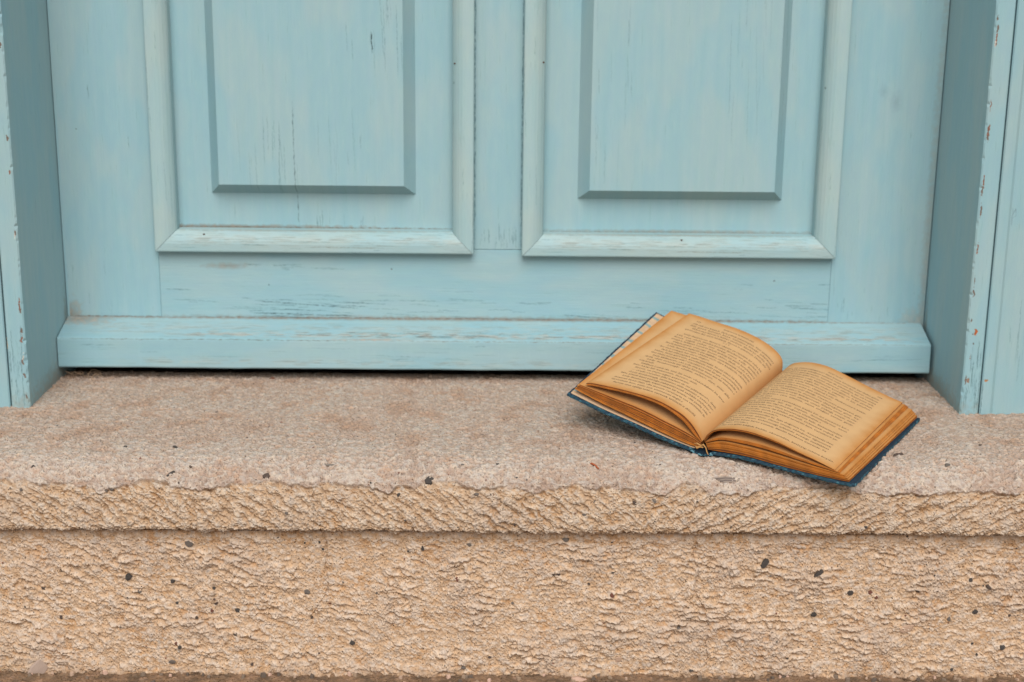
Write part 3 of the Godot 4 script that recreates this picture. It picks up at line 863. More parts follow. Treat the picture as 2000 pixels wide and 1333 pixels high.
# ------------------------------------------------------------------ door frame
func build_frame() -> void:
	var frame := thing("door_frame", "pale blue wooden door frame with chipped arrises on both sides of the doorway", "door frame")
	var bare := Color8(124, 84, 70)
	var bare2 := Color8(104, 90, 82)
	var pale := Color8(196, 190, 180)
	var chipn := noise(301, 120.0, FastNoiseLite.TYPE_SIMPLEX_SMOOTH, 3)
	for side in [-1, 1]:
		# jamb: inner face from the door out to the arris, then its narrow front edge
		var arris := 0.0465 + JAMB_Z       # distance along the outline where the arris lies
		var marks := []
		var list := [0.094, 0.074, 0.066, 0.045, 0.031, 0.222, 0.253, 0.335] if side < 0 else [0.350, 0.268, 0.262, 0.196, 0.160, 0.118, 0.031, 0.034]
		for y in list:
			marks.append(["chip", arris + 0.0006, y, rng.randf_range(0.0005, 0.0013), rng.randf_range(0.002, 0.008), [bare2, bare, bare2][rng.randi() % 3]])
		for k in 10:
			marks.append(["chip", arris + rng.randf_range(-0.0003, 0.0008), rng.randf_range(0.0, 0.42), rng.randf_range(0.0004, 0.0010), rng.randf_range(0.001, 0.006), [bare, bare2, bare2, pale][rng.randi() % 4]])
		if side > 0:
			marks.append(["chip", arris + 0.0055, 0.080, 0.0016, 0.0034, Color8(158, 84, 48)])
			marks.append(["chip", arris + 0.0030, 0.078, 0.0006, 0.0009, Color8(90, 80, 76)])
			marks.append(["chip", arris + 0.0045, 0.069, 0.0007, 0.001, Color8(96, 84, 78)])
			marks.append(["chip", arris + 0.003, 0.056, 0.0006, 0.002, Color8(120, 86, 70)])
			marks.append(["chip", arris + 0.003, 0.033, 0.0014, 0.003, Color8(140, 110, 92)])
		else:
			marks.append(["line", arris + 0.0170, 0.02, arris + 0.0172, 0.125, 0.0014, 0.9, Color8(110, 92, 82)])
			marks.append(["chip", arris + 0.0155, 0.062, 0.0010, 0.006, Color8(205, 180, 150)])
		marks.append(["streaks", arris + 0.001, 0.0, arris + 0.017, 0.05, 26, 0.03, 0.7])
		marks.append(["stain", 0.10, 0.0, 0.12, 0.020, Color8(128, 112, 96), 0.55])
		marks.append(["stain", 0.05, 0.05, 0.006, 0.04, Color8(120, 108, 96), 0.5])
		marks.append(["streaks", 0.07, 0.02, 0.17, 0.4, 10, 0.02, 0.35])
		var m := painted("jamb_paint", 0.215, 0.45, 310 + side, true, marks, 0.25)
		var x_of := func(p: Vector2, t: float) -> Vector3: return Vector3(side * p.x, t, p.y)
		var outline := PackedVector2Array([Vector2(JAMB_X, -0.045), Vector2(JAMB_X, 0.02), Vector2(JAMB_X, 0.07), Vector2(JAMB_X, JAMB_Z - 0.0012), Vector2(JAMB_X + 0.0012, JAMB_Z), Vector2(JAMB_X + 0.0165, JAMB_Z), Vector2(JAMB_X + 0.0175, JAMB_Z - 0.0012), Vector2(JAMB_X + 0.0175, -0.045)])
		var nick := func(k: int, t: float) -> Vector2:
			if k == 3 or k == 4:
				var q := clampf(chipn.get_noise_2d(t, side * 3.0) * 2.2 - 0.35, 0.0, 1.0) * 0.0019
				return Vector2(q * 0.9, 0.0) if k == 4 else Vector2(0.0, -q)
			return Vector2.ZERO
		put("jamb", drawn(outline, x_of, -0.006, 0.40, 150, m, 0.215, 0.45, true, null, null, nick), frame)
		put("jamb", drawn(outline, x_of, 0.40, 2.12, 1, m, 0.215, 0.45, true), frame)
		# casing board beside it, beyond a narrow groove
		var marks2 := [["streaks", 0.03, 0.0, 0.09, 0.08, 22, 0.04, 0.5], ["streaks", 0.03, 0.0, 0.10, 0.4, 14, 0.08, 0.35], ["line", 0.0, 0.0, 0.0, 0.45, 0.001, 0.5, Color8(92, 100, 98)]]
		if side > 0:
			marks2.append(["chip", 0.0190, 0.033, 0.0016, 0.0012, Color8(152, 104, 70)])
			marks2.append(["crack", 0.0165, 0.03, 0.0160, -0.002, 0.0005, 0.8])
			marks2.append(["line", 0.0300, 0.190, 0.0325, 0.197, 0.0005, 0.6, Color8(84, 98, 108)])
			marks2.append(["line", 0.0325, 0.197, 0.0335, 0.190, 0.0005, 0.6, Color8(84, 98, 108)])
			marks2.append(["line", 0.0335, 0.190, 0.0300, 0.188, 0.0005, 0.6, Color8(84, 98, 108)])
			marks2.append(["line", 0.0300, 0.198, 0.0298, 0.180, 0.0005, 0.5, Color8(84, 98, 108)])
		var m2 := painted("casing_paint", 0.16, 0.45, 320 + side, true, marks2, 0.15)
		var cz := JAMB_Z - 0.0006
		var g := JAMB_X + 0.0190
		var o2 := PackedVector2Array([Vector2(g, cz - 0.016), Vector2(g, cz - 0.0011), Vector2(g + 0.0011, cz), Vector2(g + 0.010, cz - 0.0002), Vector2(g + 0.0128, cz - 0.0022), Vector2(g + 0.118, cz - 0.0022), Vector2(g + 0.12, cz - 0.004), Vector2(g + 0.12, cz - 0.016)])
		put("casing_board", drawn(o2, x_of, -0.005, 0.42, 30, m2, 0.16, 0.45, true), frame)
		put("casing_board", drawn(o2, x_of, 0.42, 2.2, 1, m2, 0.16, 0.45, true), frame)
		mats["casing%d" % side] = m2
	var lm: Material = mats["casing1"]
	put("head_jamb", board(-JAMB_X - 0.0175, JAMB_X + 0.0175, 2.12, 2.14, -0.045, JAMB_Z, lm, Rect2(0, 0, 0.16, 0.45)), frame)
	put("head_casing", board(-JAMB_X - 0.0190, JAMB_X + 0.0190, 2.141, 2.26, JAMB_Z - 0.016, JAMB_Z - 0.001, lm, Rect2(0, 0, 0.16, 0.45)), frame)


# ------------------------------------------------------------------ door
func build_door() -> void:
	var door := thing("panel_door", "pale blue weathered wooden door with two raised panels and a weather bar at its foot", "door")
	var dirt := Color8(124, 114, 104)
	var y0 := 0.0135
	var back := -0.045
	var top_y := 2.09
	# stiles and rails
	var ml := painted("stile_paint", 0.10, 0.45, 401, true, [["line", 0.0917, 0.12, 0.0917, 0.45, 0.0014, 0.75, Color8(98, 128, 136)], ["stain", 0.0, 0.055, 0.016, 0.022, Color8(142, 130, 118), 0.85], ["line", 0.0, 0.0555, 0.10, 0.0555, 0.0014, 0.8, Color8(126, 112, 102)], ["crack", 0.032, 0.290, 0.0325, 0.276, 0.0006, 0.5], ["chip", 0.018, 0.246, 0.0007, 0.0007, Color8(90, 104, 108)], ["crack", 0.069, 0.240, 0.0695, 0.228, 0.0008, 0.5], ["streaks", 0.0, 0.04, 0.09, 0.12, 10, 0.02, 0.3]])  # first line paints in the contact shade beside the moulding
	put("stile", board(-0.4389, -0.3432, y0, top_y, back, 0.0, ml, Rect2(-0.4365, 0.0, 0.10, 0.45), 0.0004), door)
	var mr := painted("stile_paint", 0.10, 0.45, 402, true, [["line", 0.0034, 0.12, 0.0034, 0.45, 0.0014, 0.75, Color8(98, 128, 136)], ["stain", 0.098, 0.10, 0.006, 0.40, dirt, 0.35], ["stain", 0.055, 0.28, 0.008, 0.012, Color8(122, 146, 156), 0.4], ["stain", 0.042, 0.29, 0.006, 0.008, Color8(122, 146, 156), 0.35], ["streaks", 0.0, 0.05, 0.09, 0.09, 12, 0.015, 0.35], ["stain", 0.09, 0.055, 0.02, 0.02, Color8(150, 142, 132), 0.5]])  # first line: shade at the foot of the moulding, painted on the stile
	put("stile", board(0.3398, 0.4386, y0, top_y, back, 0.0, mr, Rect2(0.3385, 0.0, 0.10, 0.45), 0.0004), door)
	var mm := painted("stile_paint", 0.08, 0.45, 403, true, [["line", 0.0164, 0.12, 0.0164, 0.45, 0.0014, 0.8, Color8(98, 128, 136)], ["line", 0.0634, 0.12, 0.0634, 0.45, 0.0014, 0.8, Color8(98, 128, 136)], ["streaks", 0.022, 0.128, 0.060, 0.140, 26, 0.02, 0.45]])  # both lines are shade along the neighbouring mouldings, drawn into the paint
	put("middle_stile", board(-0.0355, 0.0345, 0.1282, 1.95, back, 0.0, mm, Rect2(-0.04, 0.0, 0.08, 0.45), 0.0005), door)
	var rail_marks := [["line", 0.0, 0.1243, 0.318, 0.1243, 0.0014, 0.75, Color8(104, 116, 112)], ["line", 0.367, 0.1227, 0.70, 0.1227, 0.0014, 0.75, Color8(104, 116, 112)], ["streaks", 0.085, 0.048, 0.19, 0.078, 34, 0.05, 0.95], ["streaks", 0.0, 0.05, 0.30, 0.085, 26, 0.05, 0.5], ["streaks", 0.20, 0.052, 0.66, 0.075, 40, 0.05, 0.6], ["streaks", 0.58, 0.06, 0.68, 0.095, 14, 0.04, 0.6],  # first two lines: shade below the bottom mouldings, put into the colour
		["crack", 0.09, 0.0605, 0.20, 0.0575, 0.001, 0.8], ["crack", 0.095, 0.073, 0.20, 0.066, 0.0009, 0.8], ["crack", 0.41, 0.0605, 0.46, 0.057, 0.0009, 0.7], ["crack", 0.13, 0.056, 0.17, 0.054, 0.0013, 0.7],
		["line", 0.0, 0.0557, 0.70, 0.0557, 0.0012, 0.8, Color8(124, 114, 106)], ["stain", 0.34, 0.055, 0.42, 0.004, dirt, 0.6], ["stain", 0.07, 0.109, 0.03, 0.004, dirt, 0.5], ["chip", 0.11, 0.090, 0.001, 0.001, Color8(106, 128, 134)], ["chip", 0.235, 0.107, 0.0008, 0.0008, Color8(96, 104, 108)], ["chip", 0.625, 0.098, 0.0009, 0.0008, Color8(88, 96, 98)],
		["streaks", 0.08, 0.105, 0.18, 0.112, 12, 0.03, 0.5]]
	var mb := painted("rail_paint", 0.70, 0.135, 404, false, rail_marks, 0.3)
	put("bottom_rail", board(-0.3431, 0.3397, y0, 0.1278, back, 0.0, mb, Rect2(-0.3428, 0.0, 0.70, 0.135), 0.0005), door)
	put("top_rail", board(-0.3428, 0.3394, 1.955, top_y, back, 0.0, mb, Rect2(-0.3428, 1.955, 0.70, 0.135)), door)
	# panels with raised fields, framed by mitred mouldings
	var p_marks := [
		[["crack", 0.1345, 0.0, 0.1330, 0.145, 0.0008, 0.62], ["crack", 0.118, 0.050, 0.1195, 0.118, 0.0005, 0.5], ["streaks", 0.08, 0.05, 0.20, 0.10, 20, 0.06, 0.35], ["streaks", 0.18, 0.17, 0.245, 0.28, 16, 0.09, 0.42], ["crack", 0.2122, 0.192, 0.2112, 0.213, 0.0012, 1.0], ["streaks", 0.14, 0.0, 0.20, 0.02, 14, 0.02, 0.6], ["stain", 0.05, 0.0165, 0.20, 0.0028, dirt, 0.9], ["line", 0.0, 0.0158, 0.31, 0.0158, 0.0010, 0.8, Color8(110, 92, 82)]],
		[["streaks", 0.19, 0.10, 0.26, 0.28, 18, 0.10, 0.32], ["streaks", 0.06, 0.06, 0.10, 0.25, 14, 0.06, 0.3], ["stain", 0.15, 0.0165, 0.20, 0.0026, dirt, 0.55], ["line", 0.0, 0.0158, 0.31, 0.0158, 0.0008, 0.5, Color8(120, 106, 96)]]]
	var k := 0
	var outline := PackedVector2Array([Vector2(0.0016, 0.0008), Vector2(0.0, 0.0022), Vector2(0.0, 0.0108), Vector2(0.0005, 0.0118), Vector2(0.0015, 0.0122), Vector2(0.0085, 0.0124), Vector2(0.0112, 0.0119), Vector2(0.0145, 0.0104), Vector2(0.0175, 0.0080), Vector2(0.0200, 0.0050), Vector2(0.0213, 0.0022), Vector2(0.0214, -0.0098), Vector2(0.0045, -0.0098), Vector2(0.0045, 0.0008)])
	var mv := painted("moulding_paint", 0.09, 0.45, 405, true, [["streaks", 0.0, 0.0, 0.06, 0.4, 26, 0.05, 0.4], ["chip", 0.034, 0.30, 0.0008, 0.0010, Color8(96, 112, 114)]], 0.55, Vector3(11, 4, -1))
	var mh := painted("moulding_paint", 0.36, 0.09, 406, false, [["streaks", 0.0, 0.013, 0.35, 0.036, 30, 0.04, 0.45], ["line", 0.0, 0.0225, 0.36, 0.0228, 0.0007, 0.3, Color8(120, 126, 122)], ["band", 0.0, 0.014, 0.36, 0.037, 0.40], ["stain", 0.16, 0.037, 0.2, 0.003, dirt, 0.5], ["line", 0.15, 0.0175, 0.23, 0.017, 0.0006, 0.7, Color8(112, 108, 100)]], 0.7, Vector3(10, 4, 0))
	var nail_mat := StandardMaterial3D.new()
	nail_mat.albedo_color = Color(0.30, 0.17, 0.08)
	nail_mat.roughness = 0.8
	for q in [[-0.3440, -0.0245, 0.1253, -0.2888, -0.0829, 0.1821], [0.0242, 0.3410, 0.1237, 0.0800, 0.2872, 0.1794]]:
		var xa: float = q[0]
		var xb: float = q[1]
		var yb: float = q[2]
		var yt := 1.95
		var mp := painted("panel_paint", 0.31, 0.45, 410 + k, true, p_marks[k])
		var r := Rect2(xa + 0.008, yb + 0.006, 0.31, 0.45)
		var panel := put("panel", board(xa + 0.009, xb - 0.009, yb + 0.008, yt, -0.024, -0.0100, mp, r, 0.0004), door)
		# raised field with bevelled edges
		var b := Builder.new()
		var f := [Vector2(q[3], q[5]), Vector2(q[4], q[5]), Vector2(q[4], yt - 0.08), Vector2(q[3], yt - 0.08)]
		var ins := 0.0111
		var g := [f[0] + Vector2(ins, ins), f[1] + Vector2(-ins, ins), f[2] + Vector2(-ins, -ins), f[3] + Vector2(ins, -ins)]
		var outs := [Vector3(0, -1, 0.5), Vector3(1, 0, 0.5), Vector3(0, 1, 0.5), Vector3(-1, 0, 0.5)]
		var uvf := func(p: Vector2) -> Vector2: return Vector2((p.x - r.position.x) / r.size.x, 1.0 - (p.y - r.position.y) / r.size.y)
		for e in 4:
			var l: int = (e + 1) % 4
			b.quad(Vector3(f[e].x, f[e].y, -0.0102), Vector3(f[l].x, f[l].y, -0.0102), Vector3(g[l].x, g[l].y, 0.0080), Vector3(g[e].x, g[e].y, 0.0080), outs[e], uvf.call(f[e]), uvf.call(f[l]), uvf.call(g[l]), uvf.call(g[e]))
		b.quad(Vector3(g[0].x, g[0].y, 0.0080), Vector3(g[1].x, g[1].y, 0.0080), Vector3(g[2].x, g[2].y, 0.0080), Vector3(g[3].x, g[3].y, 0.0080), Vector3(0, 0, 1), uvf.call(g[0]), uvf.call(g[1]), uvf.call(g[2]), uvf.call(g[3]))
		put("raised_field", b.mesh(mp), panel)
		var gap := 0.00022
		var up := func(p: Vector2) -> float: return p.x + gap
		var dn := func(p: Vector2) -> float: return -p.x - gap
		put("moulding", drawn(outline, func(p: Vector2, t: float) -> Vector3: return Vector3(xa + p.x, t, p.y), yb, yt, 1, mv, 0.09, 0.45, true, up, dn, null, yb), door)
		put("moulding", drawn(outline, func(p: Vector2, t: float) -> Vector3: return Vector3(xb - p.x, t, p.y), yb, yt, 1, mv, 0.09, 0.45, true, up, dn, null, yb - 0.13), door)
		var low := put("moulding", drawn(outline, func(p: Vector2, t: float) -> Vector3: return Vector3(t, yb + p.x, p.y), xa, xb, 1, mh, 0.36, 0.09, false, up, dn, null, xa), door)
		put("moulding", drawn(outline, func(p: Vector2, t: float) -> Vector3: return Vector3(t, yt - p.x, p.y), xa, xb, 1, mh, 0.36, 0.09, false, up, dn, null, xa), door)
		# rusty nail heads
		for s in ([Vector3(-0.2947, 0.1430, 0.0084), Vector3(-0.0434, 0.3140, 0.0064)] if k == 0 else [Vector3(0.0432, 0.3160, 0.0064), Vector3(0.1850, 0.1412, 0.0086)]):
			var nb := SphereMesh.new()
			nb.radius = 0.0011
			nb.height = 0.0016
			nb.radial_segments = 8
			nb.rings = 4
			nb.material = nail_mat
			var no := put("nail", nb, low)
			no.position = s
		k += 1
	# weather bar
	var bar_marks := [["band", 0.10, 0.035, 0.88, 0.0525, 1.0], ["band", 0.26, 0.033, 0.62, 0.0530, 0.8], ["band", 0.0, 0.038, 0.88, 0.077, 0.40], ["line", 0.0, 0.0345, 0.30, 0.0345, 0.0010, 0.9, Color8(92, 92, 86)], ["line", 0.30, 0.0345, 0.88, 0.0343, 0.0009, 0.7, Color8(104, 96, 88)],
		["line", 0.0, 0.0775, 0.88, 0.0775, 0.0016, 0.85, Color8(134, 118, 108)], ["stain", 0.012, 0.073, 0.045, 0.014, Color8(150, 136, 124), 0.8], ["stain", 0.40, 0.077, 0.5, 0.004, dirt, 0.5], ["line", 0.02, 0.049, 0.10, 0.0485, 0.0007, 0.5, Color8(120, 110, 100)],
		["streaks", 0.0, 0.006, 0.86, 0.030, 40, 0.05, 0.35], ["streaks", 0.28, 0.040, 0.45, 0.052, 30, 0.04, 0.9], ["band", 0.05, 0.004, 0.6, 0.018, 0.35], ["stain", 0.31, 0.036, 0.05, 0.002, Color8(156, 130, 114), 0.7], ["stain", 0.62, 0.045, 0.012, 0.005, Color8(158, 158, 142), 0.8]]
	for m in bar_marks:      # listed from the bottom of the front upwards; the outline runs the other way
		if m[0] == "stain" or m[0] == "chip":
			m[2] = 0.0785 - m[2]
		else:
			var low_y: float = 0.0785 - m[4]
			var high_y: float = 0.0785 - m[2]
			m[2] = low_y if m[0] != "line" else high_y
			m[4] = high_y if m[0] != "line" else low_y
	var mbar := painted("bar_paint", 0.88, 0.0785, 420, false, bar_marks, 0.5)
	# outline from the seam at the door, over the sloping top and down the front
	var bo := PackedVector2Array([Vector2(0.0003, 0.0553), Vector2(0.0415, 0.0438), Vector2(0.0430, 0.0428), Vector2(0.0432, 0.0415), Vector2(0.0432, 0.0145), Vector2(0.0422, 0.0131), Vector2(0.0003, 0.0131)])
	var wavy := noise(431, 9.0, FastNoiseLite.TYPE_SIMPLEX_SMOOTH, 3)
	var nickn := noise(432, 160.0, FastNoiseLite.TYPE_SIMPLEX_SMOOTH, 2)
	var worn := func(j: int, t: float) -> Vector2:
		if j >= 1 and j <= 3:
			return Vector2(-0.0006, -0.0005) * (0.5 + wavy.get_noise_1d(t) + maxf(0.0, nickn.get_noise_1d(t)) * 1.4)
		if j >= 4:
			return Vector2(0.0, wavy.get_noise_1d(t + 3.0) * 0.0006) if j < 6 else Vector2.ZERO
		return Vector2.ZERO
	put("weather_bar", drawn(bo, func(p: Vector2, t: float) -> Vector3: return Vector3(t, p.y, p.x), -0.4385, 0.4355, 220, mbar, 0.88, 0.0785, false, null, null, worn, -0.4385), door)


# ------------------------------------------------------------------ book
const BOOK_L := 0.195

func resample(pts: Array, n: int) -> PackedVector2Array:
	var dense := PackedVector2Array()
	for k in pts.size() - 1:
		for j in 10:
			dense.append(pts[k].cubic_interpolate(pts[k + 1], pts[maxi(k - 1, 0)], pts[mini(k + 2, pts.size() - 1)], j / 10.0))
	dense.append(pts[pts.size() - 1])
	var run := PackedFloat32Array([0.0])
	for k in range(1, dense.size()):
		run.append(run[k - 1] + dense[k].distance_to(dense[k - 1]))
	var out := PackedVector2Array()
	var at := 0
	for k in n:
		var want: float = run[run.size() - 1] * k / (n - 1)
		while at < run.size() - 2 and run[at + 1] < want:
			at += 1
		out.append(dense[at].lerp(dense[at + 1], clampf((want - run[at]) / maxf(run[at + 1] - run[at], 1e-7), 0.0, 1.0)))
	return out


func between(a: PackedVector2Array, b: PackedVector2Array, t: float) -> PackedVector2Array:
	var out := PackedVector2Array()
	for k in a.size():
		out.append(a[k].lerp(b[k], t))
	return out


# A sheaf of leaves: four curves from the spine to the fore-edge (near top, near bottom, far top, far bottom), between distances a0 and a1 along the spine.
# bend: how far the sheet sags between the ends.
func sheaf(nt: PackedVector2Array, nb: PackedVector2Array, ft: PackedVector2Array, fb: PackedVector2Array, a0: float, a1: float, paper: Material, edge: Material, mirrored: bool) -> ArrayMesh:
	var cols := nt.size()
	var rows := 15
	var mesh := ArrayMesh.new()
	var b := Builder.new()
	var e := Builder.new()
	var grid := func(near: PackedVector2Array, far: PackedVector2Array, sgn: float) -> Array:
		var pos := []
		var nor := []
		for j in rows:
			var t := float(j) / (rows - 1)
			var a := lerpf(a0, a1, t)
			for i in cols:
				var p := near[i].lerp(far[i], t)
				pos.append(Vector3(p.x, p.y, -a))
		for j in rows:
			for i in cols:
				var du: Vector3 = pos[j * cols + mini(i + 1, cols - 1)] - pos[j * cols + maxi(i - 1, 0)]
				var dv: Vector3 = pos[mini(j + 1, rows - 1) * cols + i] - pos[maxi(j - 1, 0) * cols + i]
				var nn := du.cross(dv).normalized()
				if mirrored:
					nn = -nn
				nor.append(nn * sgn)
		return [pos, nor]
	var uvo := func(i: int, j: int) -> Vector2:
		var u := float(i) / (cols - 1)
		return Vector2(1.0 - u if mirrored else u, 1.0 - float(j) / (rows - 1))
	var top: Array = grid.call(nt, ft, 1.0)
	var bot: Array = grid.call(nb, fb, -1.0)
	for sheet in [top, bot]:
		var p: Array = sheet[0]
		var q: Array = sheet[1]
		for j in rows - 1:
			for i in cols - 1:
				var k0 := j * cols + i
				var k1 := k0 + 1
				var k2 := k1 + cols
				var k3 := k0 + cols
				b.tri(p[k0], p[k1], p[k2], q[k0], q[k1], q[k2], uvo.call(i, j), uvo.call(i + 1, j), uvo.call(i + 1, j + 1))
				b.tri(p[k0], p[k2], p[k3], q[k0], q[k2], q[k3], uvo.call(i, j), uvo.call(i + 1, j + 1), uvo.call(i, j + 1))
	var tp: Array = top[0]
	var bp: Array = bot[0]
	var wide := 0.0
	for i in cols - 1:
		var step := nt[i].distance_to(nt[i + 1])
		var h0 := nt[i].distance_to(nb[i])
		e.quad(tp[i], bp[i], bp[i + 1], tp[i + 1], Vector3(0, 0, 1), Vector2(wide * 9.0, 0), Vector2(wide * 9.0, h0 * 60.0), Vector2((wide + step) * 9.0, h0 * 60.0), Vector2((wide + step) * 9.0, 0))
		var o := (rows - 1) * cols
		e.quad(tp[o + i], bp[o + i], bp[o + i + 1], tp[o + i + 1], Vector3(0, 0, -1), Vector2(wide * 9.0, 0), Vector2(wide * 9.0, h0 * 60.0), Vector2((wide + step) * 9.0, h0 * 60.0), Vector2((wide + step) * 9.0, 0))
		wide += step
	for j in rows - 1:
		for i in [0, cols - 1]:
			var k0: int = j * cols + i
			var k1: int = k0 + cols
			var h1: float = (tp[k0] - bp[k0]).length()
			var out := Vector3((1.0 if i > 0 else -1.0) * (-1.0 if mirrored else 1.0), 0, 0)
			e.quad(tp[k0], bp[k0], bp[k1], tp[k1], out, Vector2(j * 0.12, 0), Vector2(j * 0.12, h1 * 60.0), Vector2((j + 1) * 0.12, h1 * 60.0), Vector2((j + 1) * 0.12, 0))
	b.add_to(mesh, paper)
	e.add_to(mesh, edge)
	return mesh


func paper_texture(s: int, w: int, h: int, lines: Array, head: String, number: String, left: bool) -> ImageTexture:
	var n1 := noise(s, 0.006, FastNoiseLite.TYPE_SIMPLEX_SMOOTH, 4).get_image(w, h, false, false, true)
	var n2 := noise(s + 1, 0.25, FastNoiseLite.TYPE_SIMPLEX_SMOOTH, 2).get_image(w, h, false, false, true)
	n1.convert(Image.FORMAT_L8)
	n2.convert(Image.FORMAT_L8)
	var b1 := n1.get_data()
	var b2 := n2.get_data()
	var rgb := PackedByteArray()
	rgb.resize(w * h * 3)
	for y in h:
		for x in w:
			var i := y * w + x
			var m: float = (b1[i] - 128.0) / 128.0
			var f: float = (b2[i] - 128.0) / 128.0
			var outer := float(x) / w if left else 1.0 - float(x) / w
			var d := minf(outer * 1.0, minf(float(y) / h, 1.0 - float(y) / h) * 1.35)
			# old paper browns from its edges inwards; gutter tone also holds painted-in interreflection
			var brown := clampf(1.0 - (d + m * 0.012) / 0.11, 0.0, 1.0)
			brown = maxf(brown * brown * 0.75, clampf(1.0 - (1.0 - outer) / 0.14, 0.0, 1.0) * 0.45)
			var l := 1.0 + m * 0.022 + f * 0.02
			rgb[i * 3] = int(clampf(lerpf(199.0, 178.0, brown) * l, 0, 255))
			rgb[i * 3 + 1] = int(clampf(lerpf(160.0, 112.0, brown) * l, 0, 255))
			rgb[i * 3 + 2] = int(clampf(lerpf(115.0, 50.0, brown) * l, 0, 255))
	if lines.size():
		var font := SystemFont.new()
		font.font_names = PackedStringArray(["Droid Serif"])
		var lx := int(w * (0.125 if left else 0.10))
		var rx := int(w * (0.885 if left else 0.87))
		var y := int(h * 0.105)
		_type(rgb, w, h, font, 21, lx + (rx - lx) / 2, int(h * 0.07), head, 0, true)
		_type(rgb, w, h, font, 21, lx if left else rx - 36, int(h * 0.07), number, 0, false)
		var step := (h * 0.945 - h * 0.105) / (lines.size() - 1)
		for k in lines.size():
			var t: String = lines[k]
			var indent := 0
			if t.begins_with(">"):
				indent = 34
				t = t.substr(1)
			var loose := t.ends_with("<")
			if loose:
				t = t.substr(0, t.length() - 1)
			if t == "* * *":
				_type(rgb, w, h, font, 25, (lx + rx) / 2, int(y + k * step), t, 0, true)
			elif t != "":
				_type(rgb, w, h, font, 26, lx + indent, int(y + k * step), t, 0 if loose else rx - lx - indent, false)
	return ImageTexture.create_from_image(Image.create_from_data(w, h, false, Image.FORMAT_RGB8, rgb))


# sets a line of type; fit > 0 spreads the words to that width
func _type(rgb: PackedByteArray, w: int, h: int, font: Font, size: int, x: int, y: int, text: String, fit: int, centred: bool) -> void:
	var ts := TextServerManager.get_primary_interface()
	var rid: RID = font.get_rids()[0]
	var sz := Vector2i(size, 0)
	var total := 0.0
	var gaps := 0
	for k in text.length():
		total += ts.font_get_glyph_advance(rid, size, ts.font_get_glyph_index(rid, size, text.unicode_at(k), 0)).x
		if text[k] == " ":
			gaps += 1
	var squeeze := 1.0
	var extra := 0.0
	if fit > 0:
		if total > fit:
			squeeze = fit / total
		elif gaps:
			extra = minf((fit - total) / gaps, 60.0)
	var pen := x - (total * 0.5 if centred else 0.0)
	for k in text.length():
		var g := ts.font_get_glyph_index(rid, size, text.unicode_at(k), 0)
		ts.font_render_glyph(rid, sz, g)
		var tex := ts.font_get_glyph_texture_idx(rid, sz, g)
		if tex >= 0:
			var key := "%d_%d" % [size, tex]
			var r := ts.font_get_glyph_uv_rect(rid, sz, g)
			var off := ts.font_get_glyph_offset(rid, sz, g)
			var im := ts.font_get_texture_image(rid, sz, tex)
			for yy in int(r.size.y):
				for xx in int(r.size.x):
					var a := im.get_pixel(int(r.position.x) + xx, int(r.position.y) + yy).a
					if a > 0.02:
						var px := int(pen + (off.x + xx) * squeeze)
						var py := y + int(off.y) + yy
						if px >= 0 and py >= 0 and px < w and py < h:
							_mix(rgb, py * w + px, 38.0, 28.0, 24.0, minf(1.0, a * 1.15))
		pen += ts.font_get_glyph_advance(rid, size, g).x * squeeze + (extra if text[k] == " " else 0.0)


